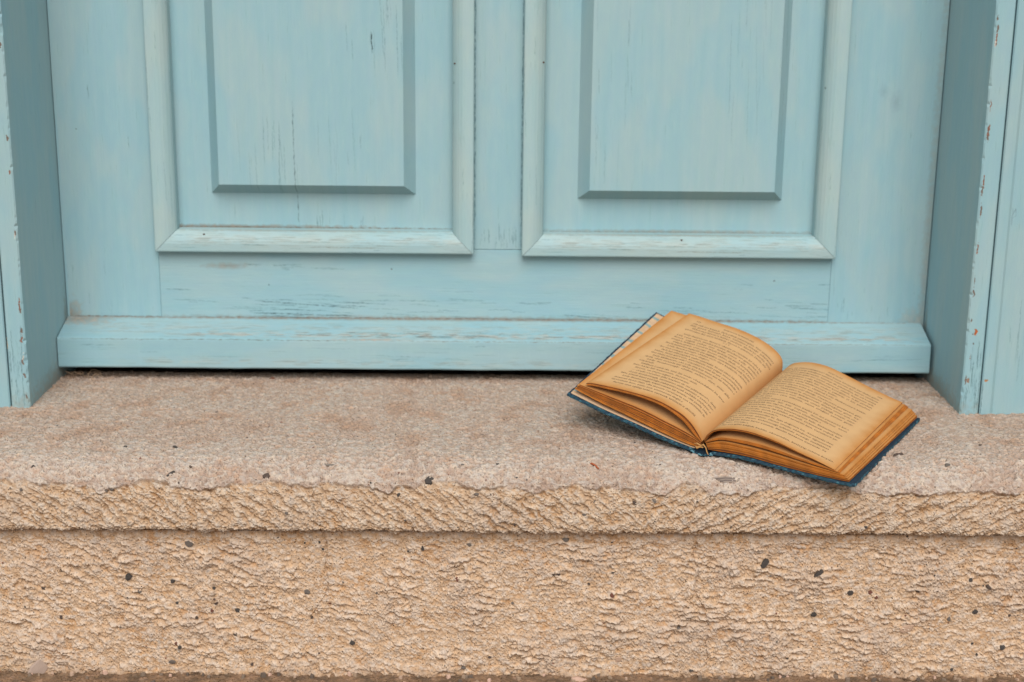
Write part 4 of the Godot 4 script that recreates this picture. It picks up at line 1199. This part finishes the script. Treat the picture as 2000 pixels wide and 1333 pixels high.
func build_book() -> void:
	var book := thing("open_book", "old hardback book lying open, browned printed pages and frayed dark blue covers", "book", Vector3(0.1779, 0.0, 0.2632))
	book.rotation.y = -0.5301
	var left_lines := ["dık yok mu kuzum. Öyle çabuk çıkarmıştım. Tam anlatmaya", "bile gerek kalmadı bana. Caroline'i sokağa çıkarmak", ">Hizmetçi Byron'a haber verince, Marki'ye sordu, içeri<", "girmeden bir süre bekledi. Byron'u görünce. Derin bir<", "* * *", ">Lady Melbourne, Byron'a: «Bence şu Caroline iyi daha bü-", "yük, yani, «dedi. Nasılsa kendisi, Brocket'ten gelmeden te-", "Sonra sağlık yoksa ona bakıp sonra Lady Bessbo-", "rough'a William Lamb'la böyle gelmiş bir şeyle karşılaşınca", ">Düşes geldi, «George Byron oldu», dedi, «Lady Caro-", "line'in kalbinden başka bir şey değildir», onun hayatıyla Lady Harret.", ">Lady Bessborough: «Yalan mı?» diye haykırdı, «Aman,", "bu dalı yakışır bir tavır değil!»<", ">De ki her rolü yapmak, şaşkın şakıl baktı. Ne akıl almaz bir kadındı", "Yakın, Kont görevsiz, kendisinin eski çılgın maceraların-", "dan birini mi yapıyordu? «Caroline'i ancak bir şey yatıştırabilir.»", ">Lady Melbourne: «Ah o da olsa hep bana son bir buluşma.»", "dedi. «Ben onunla bir daha konuşmam!»<", ">Lady Bessborough: «Zalim, zalim!» diye, inler gibi", "söylendi.<", ">William Lamb da, tatlı bir sesle: «Takındığınız bu tavır", "bize karşı bir hakarettir, Byron!» dedi.<", ">Byron, ne yapacağını şaşırmıştı:<", ">— «Lady Caroline gibi hepiniz de mi çıldırdınız?», dedi.", ">«Lady Bessborough, torununun sizin etmesini o kadar ister-", "ken, şimdi beni şairliğe yakışmayacak saflıkla suçluyor.»", ">Lady Bessborough, küçümseyen bir tavırla: «Siz yanlış anla-", "mışsınız beni» dedi. «Bu macera Caroline'in son vermesini is-", "tiyordum ben, sizin son vermenizi değil.»<", ">Byron ona eğilip selâm vererek William'a döndü<"]
	var right_lines := ["yaptı ne düşündüğünü? Ben bunu katiyetle bir daha göre-", "bunu bakmayıp sıktığımı sanıyor musunuz, bir zaman canınıza", "mektubunu göndereyim, kendim de çıkmadan, bir yıl Londra", "ye. En öndeki gibi bir yanıt olmasa. «Sizli, bayrama wil-", "de ye gelir gelmez Lady Melbourne içeri girince. O bir yandan", "Bundan ömrüne yağlı bir evden çıkarıp, O bir yandan", "durdu. Kızdı, Lady Melbourne'a baktı.<", "yandan odadan duruyor. «Bilmeli Lady Melbourne'a baktı.", "sakın bakın diyen niye ses oldunuz?»<", ">Bu siyasi toplantının direği. Tiyatrovari gezilerine gör-", "Hem ona, Sheridan'in durumuna düştüğüne göre. Ka-", "de bir kadınca arayıp bekliyorum, düşün onun son ola-", "rak de Caroline'e son olarak onun yaktığı ateşin alev-", "ının bakımı.» rica ederim, onun isteğini yerine getir-", "öyle de olsa<", ">«Yeniden umut vermekten başka bir işe yaramaz ki!.»", "Bunu isteyerek bir şey yaptım, Annabella'nın sana", "daha büyük bir ilgi duyduğunu söyledim.»<", ">«Annabella mı? Onu unutmuştum bile. Birbirimizden", "uzağız için ikimiz de lütfen gitmeli. Evlenmek soğuk bir", "şeydir olurdu. Sıcak yemekleri severim ben. Caroline'e ye-", "mekteyiz olmak mıydı?»<", ">«Yalan söylemedin ki. İşin doğrusu bu. Annabella'dan", "gelen mektup aldım. Onun mutlu olduğunu öğrenmek", "haz verir» diyor. Evleneceği adamda aradığı özellikleri", "bir kâğıda birer birer yazmış. Benim masanın üzerinde. Ya", "git, sor, incele.»<", ">Byron gitti kâğıdı buldu, okumadan, katlayıp cebine koydu.<"]
	var print_l := StandardMaterial3D.new()
	print_l.albedo_texture = paper_texture(501, 900, 1440, left_lines, "BYRON'UN ROMANLARI", "188", true)
	var print_r := StandardMaterial3D.new()
	print_r.albedo_texture = paper_texture(511, 900, 1440, right_lines, "ALTI ALAY", "189", false)
	var plain_l := StandardMaterial3D.new()
	plain_l.albedo_texture = paper_texture(521, 450, 720, [], "", "", true)
	var plain_r := StandardMaterial3D.new()
	plain_r.albedo_texture = paper_texture(531, 450, 720, [], "", "", false)
	for m in [print_l, print_r, plain_l, plain_r]:
		m.roughness = 0.85
		m.metallic_specular = 0.25
	# browned page edges, four tones, with the lines of single leaves
	var edges := []
	for k in 4:
		var w := 256
		var h := 64
		var rr := RandomNumberGenerator.new()
		rr.seed = 540 + k
		var nz := noise(540 + k, 0.03, FastNoiseLite.TYPE_SIMPLEX_SMOOTH, 3)
		var rgb := PackedByteArray()
		rgb.resize(w * h * 3)
		var base: Color = [Color8(168, 95, 18), Color8(144, 77, 12), Color8(182, 110, 28), Color8(120, 60, 9)][k]
		for y in h:
			var row := rr.randf_range(0.72, 1.12)
			for x in w:
				var l := row * (1.0 + nz.get_noise_2d(x, y * 6.0) * 0.3)
				var i := (y * w + x) * 3
				rgb[i] = int(clampf(base.r8 * l, 0, 255))
				rgb[i + 1] = int(clampf(base.g8 * l, 0, 255))
				rgb[i + 2] = int(clampf(base.b8 * l, 0, 255))
		var em := StandardMaterial3D.new()
		em.albedo_texture = ImageTexture.create_from_image(Image.create_from_data(w, h, false, Image.FORMAT_RGB8, rgb))
		em.roughness = 0.9
		edges.append(em)
	var n := 44
	var near_a := 0.003
	var far_a := BOOK_L - 0.003
	# left half, spine to fore-edge
	var A := resample([Vector2(-0.0020, 0.0120), Vector2(-0.0059, 0.0180), Vector2(-0.0142, 0.0278), Vector2(-0.0253, 0.0350), Vector2(-0.0475, 0.0426), Vector2(-0.0773, 0.0463), Vector2(-0.1077, 0.0478), Vector2(-0.1153, 0.0468)], n)
	var Af := resample([Vector2(0.0015, 0.0300), Vector2(0.0003, 0.0425), Vector2(-0.0094, 0.0519), Vector2(-0.0255, 0.0599), Vector2(-0.0470, 0.0662), Vector2(-0.0686, 0.0698), Vector2(-0.0866, 0.0732), Vector2(-0.0982, 0.0748)], n)
	var B := resample([Vector2(-0.0028, 0.0112), Vector2(-0.0101, 0.0173), Vector2(-0.0207, 0.0276), Vector2(-0.0363, 0.0360), Vector2(-0.0496, 0.0400), Vector2(-0.0697, 0.0433), Vector2(-0.1061, 0.0454), Vector2(-0.1150, 0.0450)], n)
	var Bf := resample([Vector2(0.0010, 0.0290), Vector2(-0.0003, 0.0412), Vector2(-0.0098, 0.0500), Vector2(-0.0257, 0.0581), Vector2(-0.0470, 0.0646), Vector2(-0.0686, 0.0684), Vector2(-0.0866, 0.0719), Vector2(-0.0990, 0.0735)], n)
	var C := resample([Vector2(-0.0030, 0.0108), Vector2(-0.0086, 0.0141), Vector2(-0.0213, 0.0191), Vector2(-0.0395, 0.0249), Vector2(-0.0619, 0.0318), Vector2(-0.0922, 0.0383), Vector2(-0.1220, 0.0446)], n)
	var Cf := resample([Vector2(0.0005, 0.0270), Vector2(-0.0014, 0.0390), Vector2(-0.0100, 0.0480), Vector2(-0.0257, 0.0563), Vector2(-0.0470, 0.0628), Vector2(-0.0686, 0.0668), Vector2(-0.0981, 0.0722), Vector2(-0.1173, 0.0752)], n)
	var D := resample([Vector2(-0.0040, 0.0062), Vector2(-0.0169, 0.0076), Vector2(-0.0390, 0.0134), Vector2(-0.0728, 0.0232), Vector2(-0.0995, 0.0308), Vector2(-0.1268, 0.0396)], n)
	var Df := resample([Vector2(-0.0040, 0.0180), Vector2(-0.0169, 0.0230), Vector2(-0.0390, 0.0345), Vector2(-0.0728, 0.0500), Vector2(-0.0995, 0.0598), Vector2(-0.1195, 0.0668)], n)
	# right half
	var P := resample([Vector2(-0.0002, 0.0120), Vector2(0.0018, 0.0177), Vector2(0.0086, 0.0238), Vector2(0.0190, 0.0269), Vector2(0.0294, 0.0282), Vector2(0.0433, 0.0277), Vector2(0.0640, 0.0238), Vector2(0.0846, 0.0176), Vector2(0.1003, 0.0131), Vector2(0.1165, 0.0078)], n)
	var Pf := resample([Vector2(0.0025, 0.0300), Vector2(0.0096, 0.0382), Vector2(0.0196, 0.0418), Vector2(0.0322, 0.0431), Vector2(0.0475, 0.0413), Vector2(0.0679, 0.0345), Vector2(0.0881, 0.0274), Vector2(0.1081, 0.0208), Vector2(0.1195, 0.0176)], n)
	var Q := resample([Vector2(0.0008, 0.0118), Vector2(0.0122, 0.0175), Vector2(0.0229, 0.0189), Vector2(0.0437, 0.0188), Vector2(0.0644, 0.0164), Vector2(0.0780, 0.0140), Vector2(0.1071, 0.0090), Vector2(0.1186, 0.0068)], n)
	var Qf := resample([Vector2(0.0030, 0.0285), Vector2(0.0110, 0.0360), Vector2(0.0200, 0.0392), Vector2(0.0322, 0.0404), Vector2(0.0475, 0.0386), Vector2(0.0679, 0.0322), Vector2(0.0881, 0.0256), Vector2(0.1081, 0.0192), Vector2(0.1218, 0.0160)], n)
	var R := resample([Vector2(0.0015, 0.0104), Vector2(0.0161, 0.0147), Vector2(0.0371, 0.0142), Vector2(0.0646, 0.0118), Vector2(0.0874, 0.0088), Vector2(0.1139, 0.0060), Vector2(0.1244, 0.0048)], n)
	var Rf := resample([Vector2(0.0035, 0.0265), Vector2(0.0196, 0.0360), Vector2(0.0475, 0.0355), Vector2(0.0679, 0.0300), Vector2(0.0881, 0.0238), Vector2(0.1100, 0.0172), Vector2(0.1290, 0.0122)], n)
	var S := resample([Vector2(0.0040, 0.0055), Vector2(0.0375, 0.0058), Vector2(0.0675, 0.0030), Vector2(0.0945, 0.0010), Vector2(0.1144, 0.0), Vector2(0.1287, -0.0001)], n)
	var Sf := resample([Vector2(0.0060, 0.0090), Vector2(0.0400, 0.0090), Vector2(0.0800, 0.0080), Vector2(0.1100, 0.0066), Vector2(0.1340, 0.0055)], n)
	var br := RandomNumberGenerator.new()
	br.seed = 77
	# each stack: near/far top and bottom curves, how many sheaves, printed top or not
	for stack in [[A, Af, B, Bf, 3, true, print_l], [C, Cf, D, Df, 11, true, plain_l], [P, Pf, between(P, Q, 0.16), between(Pf, Qf, 0.3), 2, false, print_r], [Q, Qf, between(Q, R, 0.5), between(Qf, Rf, 0.6), 2, false, plain_r], [R, Rf, S, Sf, 12, false, plain_r]]:
		var count: int = stack[4]
		for k in count:
			var t0 := float(k) / count
			var t1 := (k + 0.93) / count
			var jn := 0.0 if k == 0 else br.randf_range(-0.0005, 0.0006)
			var jf := 0.0 if k == 0 else br.randf_range(-0.001, 0.0012)
			if not stack[5] and count == 12:
				jf += [0.0, -0.0015, -0.0005, 0.001, -0.0006, 0.0008, 0.0004, 0.0, 0.0006, -0.0004, 0.0, 0.0][k]
			var nt := pull(between(stack[0], stack[2], t0), jf)
			var nb := pull(between(stack[0], stack[2], t1), jf)
			var ft := pull(between(stack[1], stack[3], t0), jf)
			var fb := pull(between(stack[1], stack[3], t1), jf)
			var paper: Material = stack[6] if k == 0 else (plain_l if stack[5] else plain_r)
			put("page_sheaf", sheaf(nt, nb, ft, fb, near_a + jn, far_a - jn, paper, edges[br.randi() % 4], stack[5]), book)

	# cloth boards, worn to pale blue along their edges
	var cloth := StandardMaterial3D.new()
	cloth.vertex_color_use_as_albedo = true
	cloth.roughness = 0.85
	var weave := noise(551, 0.5, FastNoiseLite.TYPE_SIMPLEX_SMOOTH, 2).get_seamless_image(256, 256)
	weave.convert(Image.FORMAT_L8)
	cloth.heightmap_enabled = true
	cloth.heightmap_texture = ImageTexture.create_from_image(weave)
	cloth.heightmap_scale = 0.03
	cloth.uv1_triplanar = true
	cloth.uv1_scale = Vector3(14, 14, 14)
	var E := resample([Vector2(-0.0085, 0.0042), Vector2(-0.0155, 0.0053), Vector2(-0.0376, 0.0098), Vector2(-0.0675, 0.0176), Vector2(-0.0979, 0.0250), Vector2(-0.1325, 0.0352)], 60)
	var F := resample([Vector2(-0.0085, 0.0012), Vector2(-0.0158, 0.0030), Vector2(-0.0382, 0.0077), Vector2(-0.0681, 0.0156), Vector2(-0.0984, 0.0230), Vector2(-0.1333, 0.0332)], 60)
	var Ef := resample([Vector2(-0.0080, 0.0120), Vector2(-0.0500, 0.0350), Vector2(-0.0900, 0.0535), Vector2(-0.1265, 0.0678), Vector2(-0.1352, 0.0708)], 60)
	var Ff := resample([Vector2(-0.0080, 0.0092), Vector2(-0.0510, 0.0322), Vector2(-0.0910, 0.0507), Vector2(-0.1274, 0.0650), Vector2(-0.1362, 0.0680)], 60)
	put("cover_board", cloth_board(E, F, Ef, Ff, cloth, true), book)
	var G := resample([Vector2(0.0080, 0.0044), Vector2(0.0375, 0.0052), Vector2(0.0686, 0.0026), Vector2(0.0956, 0.0006), Vector2(0.1155, -0.0006), Vector2(0.1345, -0.0008)], 60)
	var H := resample([Vector2(0.0080, 0.0022), Vector2(0.0375, 0.0030), Vector2(0.0686, 0.0004), Vector2(0.0956, -0.0016), Vector2(0.1155, -0.0028), Vector2(0.1348, -0.0030)], 60)
	var Gf := resample([Vector2(0.0080, 0.0062), Vector2(0.0500, 0.0060), Vector2(0.1000, 0.0050), Vector2(0.1360, 0.0044)], 60)
	var Hf := resample([Vector2(0.0080, 0.0034), Vector2(0.0500, 0.0032), Vector2(0.1000, 0.0022), Vector2(0.1362, 0.0016)], 60)
	put("cover_board", cloth_board(G, H, Gf, Hf, cloth, false), book)
	var K := resample([Vector2(-0.0100, 0.0040), Vector2(-0.0060, 0.0018), Vector2(-0.0005, 0.0010), Vector2(0.0050, 0.0016), Vector2(0.0092, 0.0042)], 16)
	var Kb := resample([Vector2(-0.0106, 0.0026), Vector2(-0.0064, 0.0006), Vector2(-0.0005, -0.0003), Vector2(0.0054, 0.0004), Vector2(0.0098, 0.0028)], 16)
	var Kf := resample([Vector2(-0.0095, 0.0110), Vector2(-0.0055, 0.0060), Vector2(0.0, 0.0046), Vector2(0.0050, 0.0046), Vector2(0.0092, 0.0060)], 16)
	var Kg := resample([Vector2(-0.0101, 0.0098), Vector2(-0.0060, 0.0048), Vector2(0.0, 0.0034), Vector2(0.0054, 0.0034), Vector2(0.0098, 0.0046)], 16)
	put("spine", cloth_board(K, Kb, Kf, Kg, cloth, false), book)
	# patterned endpaper pasted inside the left board
	var ew := 600
	var eh := 900
	var ergb := PackedByteArray()
	ergb.resize(ew * eh * 3)
	var en := noise(561, 0.02, FastNoiseLite.TYPE_SIMPLEX_SMOOTH, 4)
	var ef := noise(562, 0.09, FastNoiseLite.TYPE_SIMPLEX_SMOOTH, 2)
	for y in eh:
		for x in ew:
			var l := 1.0 + en.get_noise_2d(x, y) * 0.08
			var i := (y * ew + x) * 3
			var c := Color8(200, 168, 136)
			# a loose printed pattern: blue dashes across and fine curls
			var band := fposmod(y / 90.0 + en.get_noise_2d(x * 0.3, y * 0.3) * 0.2, 1.0)
			var dash := clampf((0.14 - absf(band - 0.5)) * 30.0, 0.0, 1.0) * clampf((sin(x * 0.11) + 0.35) * 3.0, 0.0, 1.0)
			var curl := clampf(1.0 - absf(ef.get_noise_2d(x, y)) / 0.035, 0.0, 1.0) * clampf(en.get_noise_2d(x * 2.0 + 90.0, y * 2.0) * 4.0, 0.0, 1.0)
			c = c.lerp(Color8(112, 152, 158), dash * 0.8).lerp(Color8(126, 116, 110), curl * 0.55)
			ergb[i] = int(clampf(c.r8 * l, 0, 255))
			ergb[i + 1] = int(clampf(c.g8 * l, 0, 255))
			ergb[i + 2] = int(clampf(c.b8 * l, 0, 255))
	var endp := StandardMaterial3D.new()
	endp.albedo_texture = ImageTexture.create_from_image(Image.create_from_data(ew, eh, false, Image.FORMAT_RGB8, ergb))
	endp.roughness = 0.9
	var inset := 0.0028 / BOOK_L
	var ea := raised(between(E, Ef, inset), 0.0006)
	var eb := raised(between(E, Ef, inset), 0.0002)
	var efa := raised(between(E, Ef, 1.0 - inset), 0.0006)
	var efb := raised(between(E, Ef, 1.0 - inset), 0.0002)
	put("endpaper", sheaf(ea, eb, efa, efb, 0.0028, BOOK_L - 0.0028, endp, endp, true), book)
	# torn binding threads and glue at the tail of the spine
	var thread := StandardMaterial3D.new()
	thread.albedo_color = Color8(176, 132, 78)
	thread.roughness = 0.9
	put("binding_thread", tube([Vector3(-0.0075, 0.0100, 0.0008), Vector3(-0.0045, 0.0112, 0.0022), Vector3(-0.001, 0.0098, 0.0024), Vector3(0.0012, 0.0108, 0.0016), Vector3(0.0036, 0.0085, 0.0018), Vector3(0.0052, 0.0045, 0.0022), Vector3(0.0066, 0.0030, 0.0028)], [0.0004, 0.0007, 0.0006, 0.0008, 0.0005, 0.0005, 0.0003], thread, 6), book)
	put("binding_thread", tube([Vector3(-0.006, 0.0078, 0.001), Vector3(-0.0042, 0.0072, 0.0024), Vector3(-0.002, 0.0086, 0.0020), Vector3(0.001, 0.0080, 0.001)], [0.0007, 0.0012, 0.001, 0.0005], thread, 6), book)
	var fray := StandardMaterial3D.new()
	fray.albedo_color = Color8(88, 132, 146)
	fray.roughness = 0.95
	for q in [[-0.0105, 0.0028, 0.0012, 0.3], [-0.0088, 0.0022, 0.002, 0.9], [0.0092, 0.0024, 0.0018, 2.2], [0.0080, 0.0034, 0.0022, 1.5], [-0.0035, 0.0008, 0.0014, 0.1]]:
		var a := Vector3(q[0], q[1], 0.0)
		put("frayed_cloth", tube([a, a + Vector3(cos(q[3]) * 0.0015, 0.0004, q[2] * 0.7), a + Vector3(cos(q[3]) * 0.0034, -0.0004, q[2])], [0.0011, 0.0009, 0.0003], fray, 5), book)


func raised(c: PackedVector2Array, up: float) -> PackedVector2Array:
	var out := PackedVector2Array()
	for k in c.size() - 1:
		out.append(c[k] + Vector2(0.0, up))
	return out


# moves a curve's fore-edge out by d, the spine staying
func pull(c: PackedVector2Array, d: float) -> PackedVector2Array:
	var out := PackedVector2Array()
	var n := c.size() - 1
	var dir := (c[n] - c[n - 2]).normalized()
	for k in n + 1:
		out.append(c[k] + dir * d * pow(float(k) / n, 4.0))
	return out


func cloth_board(nt: PackedVector2Array, nb: PackedVector2Array, ft: PackedVector2Array, fb: PackedVector2Array, m: Material, mirrored: bool) -> ArrayMesh:
	var b := Builder.new()
	var cols := nt.size()
	var rows := 90
	var wear := noise(571, 0.55, FastNoiseLite.TYPE_SIMPLEX_SMOOTH, 3)
	var navy := lin(15, 46, 64)
	var navy2 := lin(12, 34, 50)
	var teal := lin(44, 102, 120)
	var pale := lin(110, 156, 164)
	var paint := func(i: float, j: float, e: float) -> Color:
		var q := wear.get_noise_2d(i, j)
		var c := navy.lerp(navy2, clampf(0.5 + q, 0.0, 1.0))
		return c.lerp(teal, clampf(e * 0.75 + q * 1.7 * e - 0.2, 0.0, 1.0)).lerp(pale, clampf((q - 0.30) * 3.0, 0.0, 1.0) * e * 0.45)
	var rag := noise(572, 0.4, FastNoiseLite.TYPE_SIMPLEX_SMOOTH, 3)
	var at := func(near: PackedVector2Array, far: PackedVector2Array, i: int, j: int) -> Vector3:
		var t := float(j) / (rows - 1)
		var p := near[i].lerp(far[i], t)
		var z := -BOOK_L * t
		if j == 0:
			z += rag.get_noise_2d(i, 3.0) * 0.0009
		if j == rows - 1:
			z -= rag.get_noise_2d(i, 9.0) * 0.0009
		if i == cols - 1:
			p.x += rag.get_noise_2d(j, 21.0) * 0.0009
		return Vector3(p.x, p.y + rag.get_noise_2d(i * 0.3, j * 0.3) * 0.0002, z)
	var edge_of := func(i: int, j: int) -> float:
		return clampf(0.7 - minf(minf(j, rows - 1 - j) / 1.5, (cols - 1 - i) / 1.5), 0.0, 1.0)
	for sheet in [[nt, ft, Vector3(0, 1, 0)], [nb, fb, Vector3(0, -1, 0)]]:
		for j in rows - 1:
			for i in cols - 1:
				b.tint = paint.call(i, j, edge_of.call(i, j))
				b.quad(at.call(sheet[0], sheet[1], i, j), at.call(sheet[0], sheet[1], i + 1, j), at.call(sheet[0], sheet[1], i + 1, j + 1), at.call(sheet[0], sheet[1], i, j + 1), sheet[2])
	for j in [0, rows - 1]:
		for i in cols - 1:
			b.tint = paint.call(i * 1.3, j + 40.0, 0.45)
			var out := Vector3(0, 0, 1.0 if j == 0 else -1.0)
			# the edge bulges a little: two faces
			var a: Vector3 = at.call(nt, ft, i, j)
			var c: Vector3 = at.call(nb, fb, i, j)
			var a1: Vector3 = at.call(nt, ft, i + 1, j)
			var c1: Vector3 = at.call(nb, fb, i + 1, j)
			var m0 := (a + c) * 0.5 + out * 0.0007
			var m1 := (a1 + c1) * 0.5 + out * 0.0007
			b.quad(a, m0, m1, a1, out + Vector3(0, 0.5, 0))
			b.tint = paint.call(i * 1.3, j + 60.0, 1.0)
			b.quad(m0, c, c1, m1, out - Vector3(0, 0.5, 0))
	for i in [0, cols - 1]:
		for j in rows - 1:
			b.tint = paint.call(i + 80.0, j * 1.3, 0.75 if i > 0 else 0.2)
			b.quad(at.call(nt, ft, i, j), at.call(nb, fb, i, j), at.call(nb, fb, i, j + 1), at.call(nt, ft, i, j + 1), Vector3((1.0 if i > 0 else -1.0) * (-1.0 if mirrored else 1.0), 0, 0))
	return b.mesh(m)


# a round strand through points with radii
func tube(pts: Array, radii: Array, m: Material, sides := 6) -> ArrayMesh:
	var b := Builder.new()
	var rings := []
	for k in pts.size():
		var d: Vector3 = (pts[mini(k + 1, pts.size() - 1)] - pts[maxi(k - 1, 0)]).normalized()
		var u := d.cross(Vector3(0.31, 0.9, 0.2)).normalized()
		var w := d.cross(u)
		var ring := []
		for s in sides:
			var a := TAU * s / sides
			ring.append(pts[k] + (u * cos(a) + w * sin(a)) * radii[k])
		rings.append(ring)
	for k in pts.size() - 1:
		for s in sides:
			var t: int = (s + 1) % sides
			var o: Vector3 = (rings[k][s] + rings[k][t]) * 0.5 - pts[k]
			b.quad(rings[k][s], rings[k][t], rings[k + 1][t], rings[k + 1][s], o)
	for e in [0, pts.size() - 1]:
		for s in range(1, sides - 1):
			var nn: Vector3 = (pts[e] - pts[1 if e == 0 else e - 1]).normalized()
			b.tri(rings[e][0], rings[e][s], rings[e][s + 1], nn, nn, nn)
	return b.mesh(m)


# ------------------------------------------------------------------ litter on the step
func simple(c: Color, rough := 0.9) -> StandardMaterial3D:
	var m := StandardMaterial3D.new()
	m.albedo_color = c
	m.roughness = rough
	return m


func loose(called: String, label: String, category: String, mesh: Mesh, at: Vector3, turn := 0.0) -> MeshInstance3D:
	var o := put(called, mesh, self)
	o.position = at
	o.rotation.y = turn
	o.set_meta("label", label)
	o.set_meta("category", category)
	return o


func build_litter() -> void:
	# a reddish splinter on the nose of the step
	loose("wood_splinter", "reddish brown wood splinter on the nose of the step below the book's left cover", "splinter", tube([Vector3(-0.0040, 0.0012, -0.0050), Vector3(-0.0020, 0.0016, -0.0020), Vector3(0.0004, 0.0012, 0.0012), Vector3(0.0030, -0.0004, 0.0052)], [0.0005, 0.0010, 0.0009, 0.0006], simple(Color8(160, 84, 48)), 5), Vector3(0.0835, -0.0026, 0.2850))
	loose("twig_bit", "short grey broken twig beside the crack on the step's nose, left of centre", "twig", tube([Vector3(-0.0040, 0.0, 0.0), Vector3(-0.001, 0.0003, 0.0004), Vector3(0.0040, 0.0, -0.0002)], [0.0008, 0.0009, 0.0011], simple(Color8(118, 110, 102)), 6), Vector3(-0.1420, -0.0030, 0.2860))
	var bark := thing("wood_strip", "grey fibrous strip of weathered wood flat on the step's nose under the book's right cover", "wood strip", Vector3(0.1945, -0.0085, 0.3015))
	var bm := simple(Color8(140, 126, 116))
	var bm2 := simple(Color8(104, 92, 86))
	for k in 5:
		var y := (k - 2) * 0.0011
		put("fibre", tube([Vector3(-0.0115 + k * 0.0016, -y * 0.55, y * 0.85), Vector3(-0.002, 0.0006 - y * 0.55, y * 0.9 - 0.0005), Vector3(0.0125 - absf(k - 2) * 0.002, 0.0002 - y * 0.55, y * 0.4 - 0.0012)], [0.0004, 0.0010, 0.0004], bm if k % 2 == 0 else bm2, 5), bark)
	var flake := Builder.new()
	for q in [[Vector3(-0.003, 0.0012, 0.0), Vector3(0.0, 0.0022, -0.0022), Vector3(0.0006, 0.0016, 0.002)], [Vector3(0.0, 0.0022, -0.0022), Vector3(0.0034, 0.001, 0.0004), Vector3(0.0006, 0.0016, 0.002)]]:
		var nn: Vector3 = (q[1] - q[0]).cross(q[2] - q[0]).normalized()
		nn = nn if nn.y > 0.0 else -nn
		flake.tri(q[0], q[1], q[2], nn, nn, nn)
		flake.tri(q[0] - nn * 0.0003, q[1] - nn * 0.0003, q[2] - nn * 0.0003, -nn, -nn, -nn)
	loose("dry_leaf_flake", "tiny brown curled leaf flake on the tread close to the dark gap under the door", "leaf", flake.mesh(simple(Color8(130, 70, 42))), Vector3(-0.2268, -0.0012, 0.0330))
	# dry grass and cobweb caught under the left end of the weather bar
	var tuft := thing("dry_grass_tuft", "wisp of dry grass and cobweb caught under the left end of the weather bar", "dry grass", Vector3(-0.417, -0.0005, 0.034))
	var gm := simple(Color8(150, 124, 100))
	var gr := RandomNumberGenerator.new()
	gr.seed = 9
	for k in 16:
		var a := Vector3(gr.randf_range(-0.014, 0.012), gr.randf_range(0.0, 0.004), gr.randf_range(-0.008, 0.004))
		var b := a + Vector3(gr.randf_range(-0.006, 0.008), gr.randf_range(0.001, 0.006), gr.randf_range(-0.002, 0.006))
		var c := b + Vector3(gr.randf_range(-0.004, 0.008), gr.randf_range(-0.005, 0.003), gr.randf_range(-0.002, 0.005))
		c.y = maxf(c.y, 0.0)
		put("grass_blade", tube([a, (a + b) * 0.5 + Vector3(0, 0.001, 0), b, c], [0.0002, 0.00035, 0.0003, 0.0001], gm, 4), tuft)
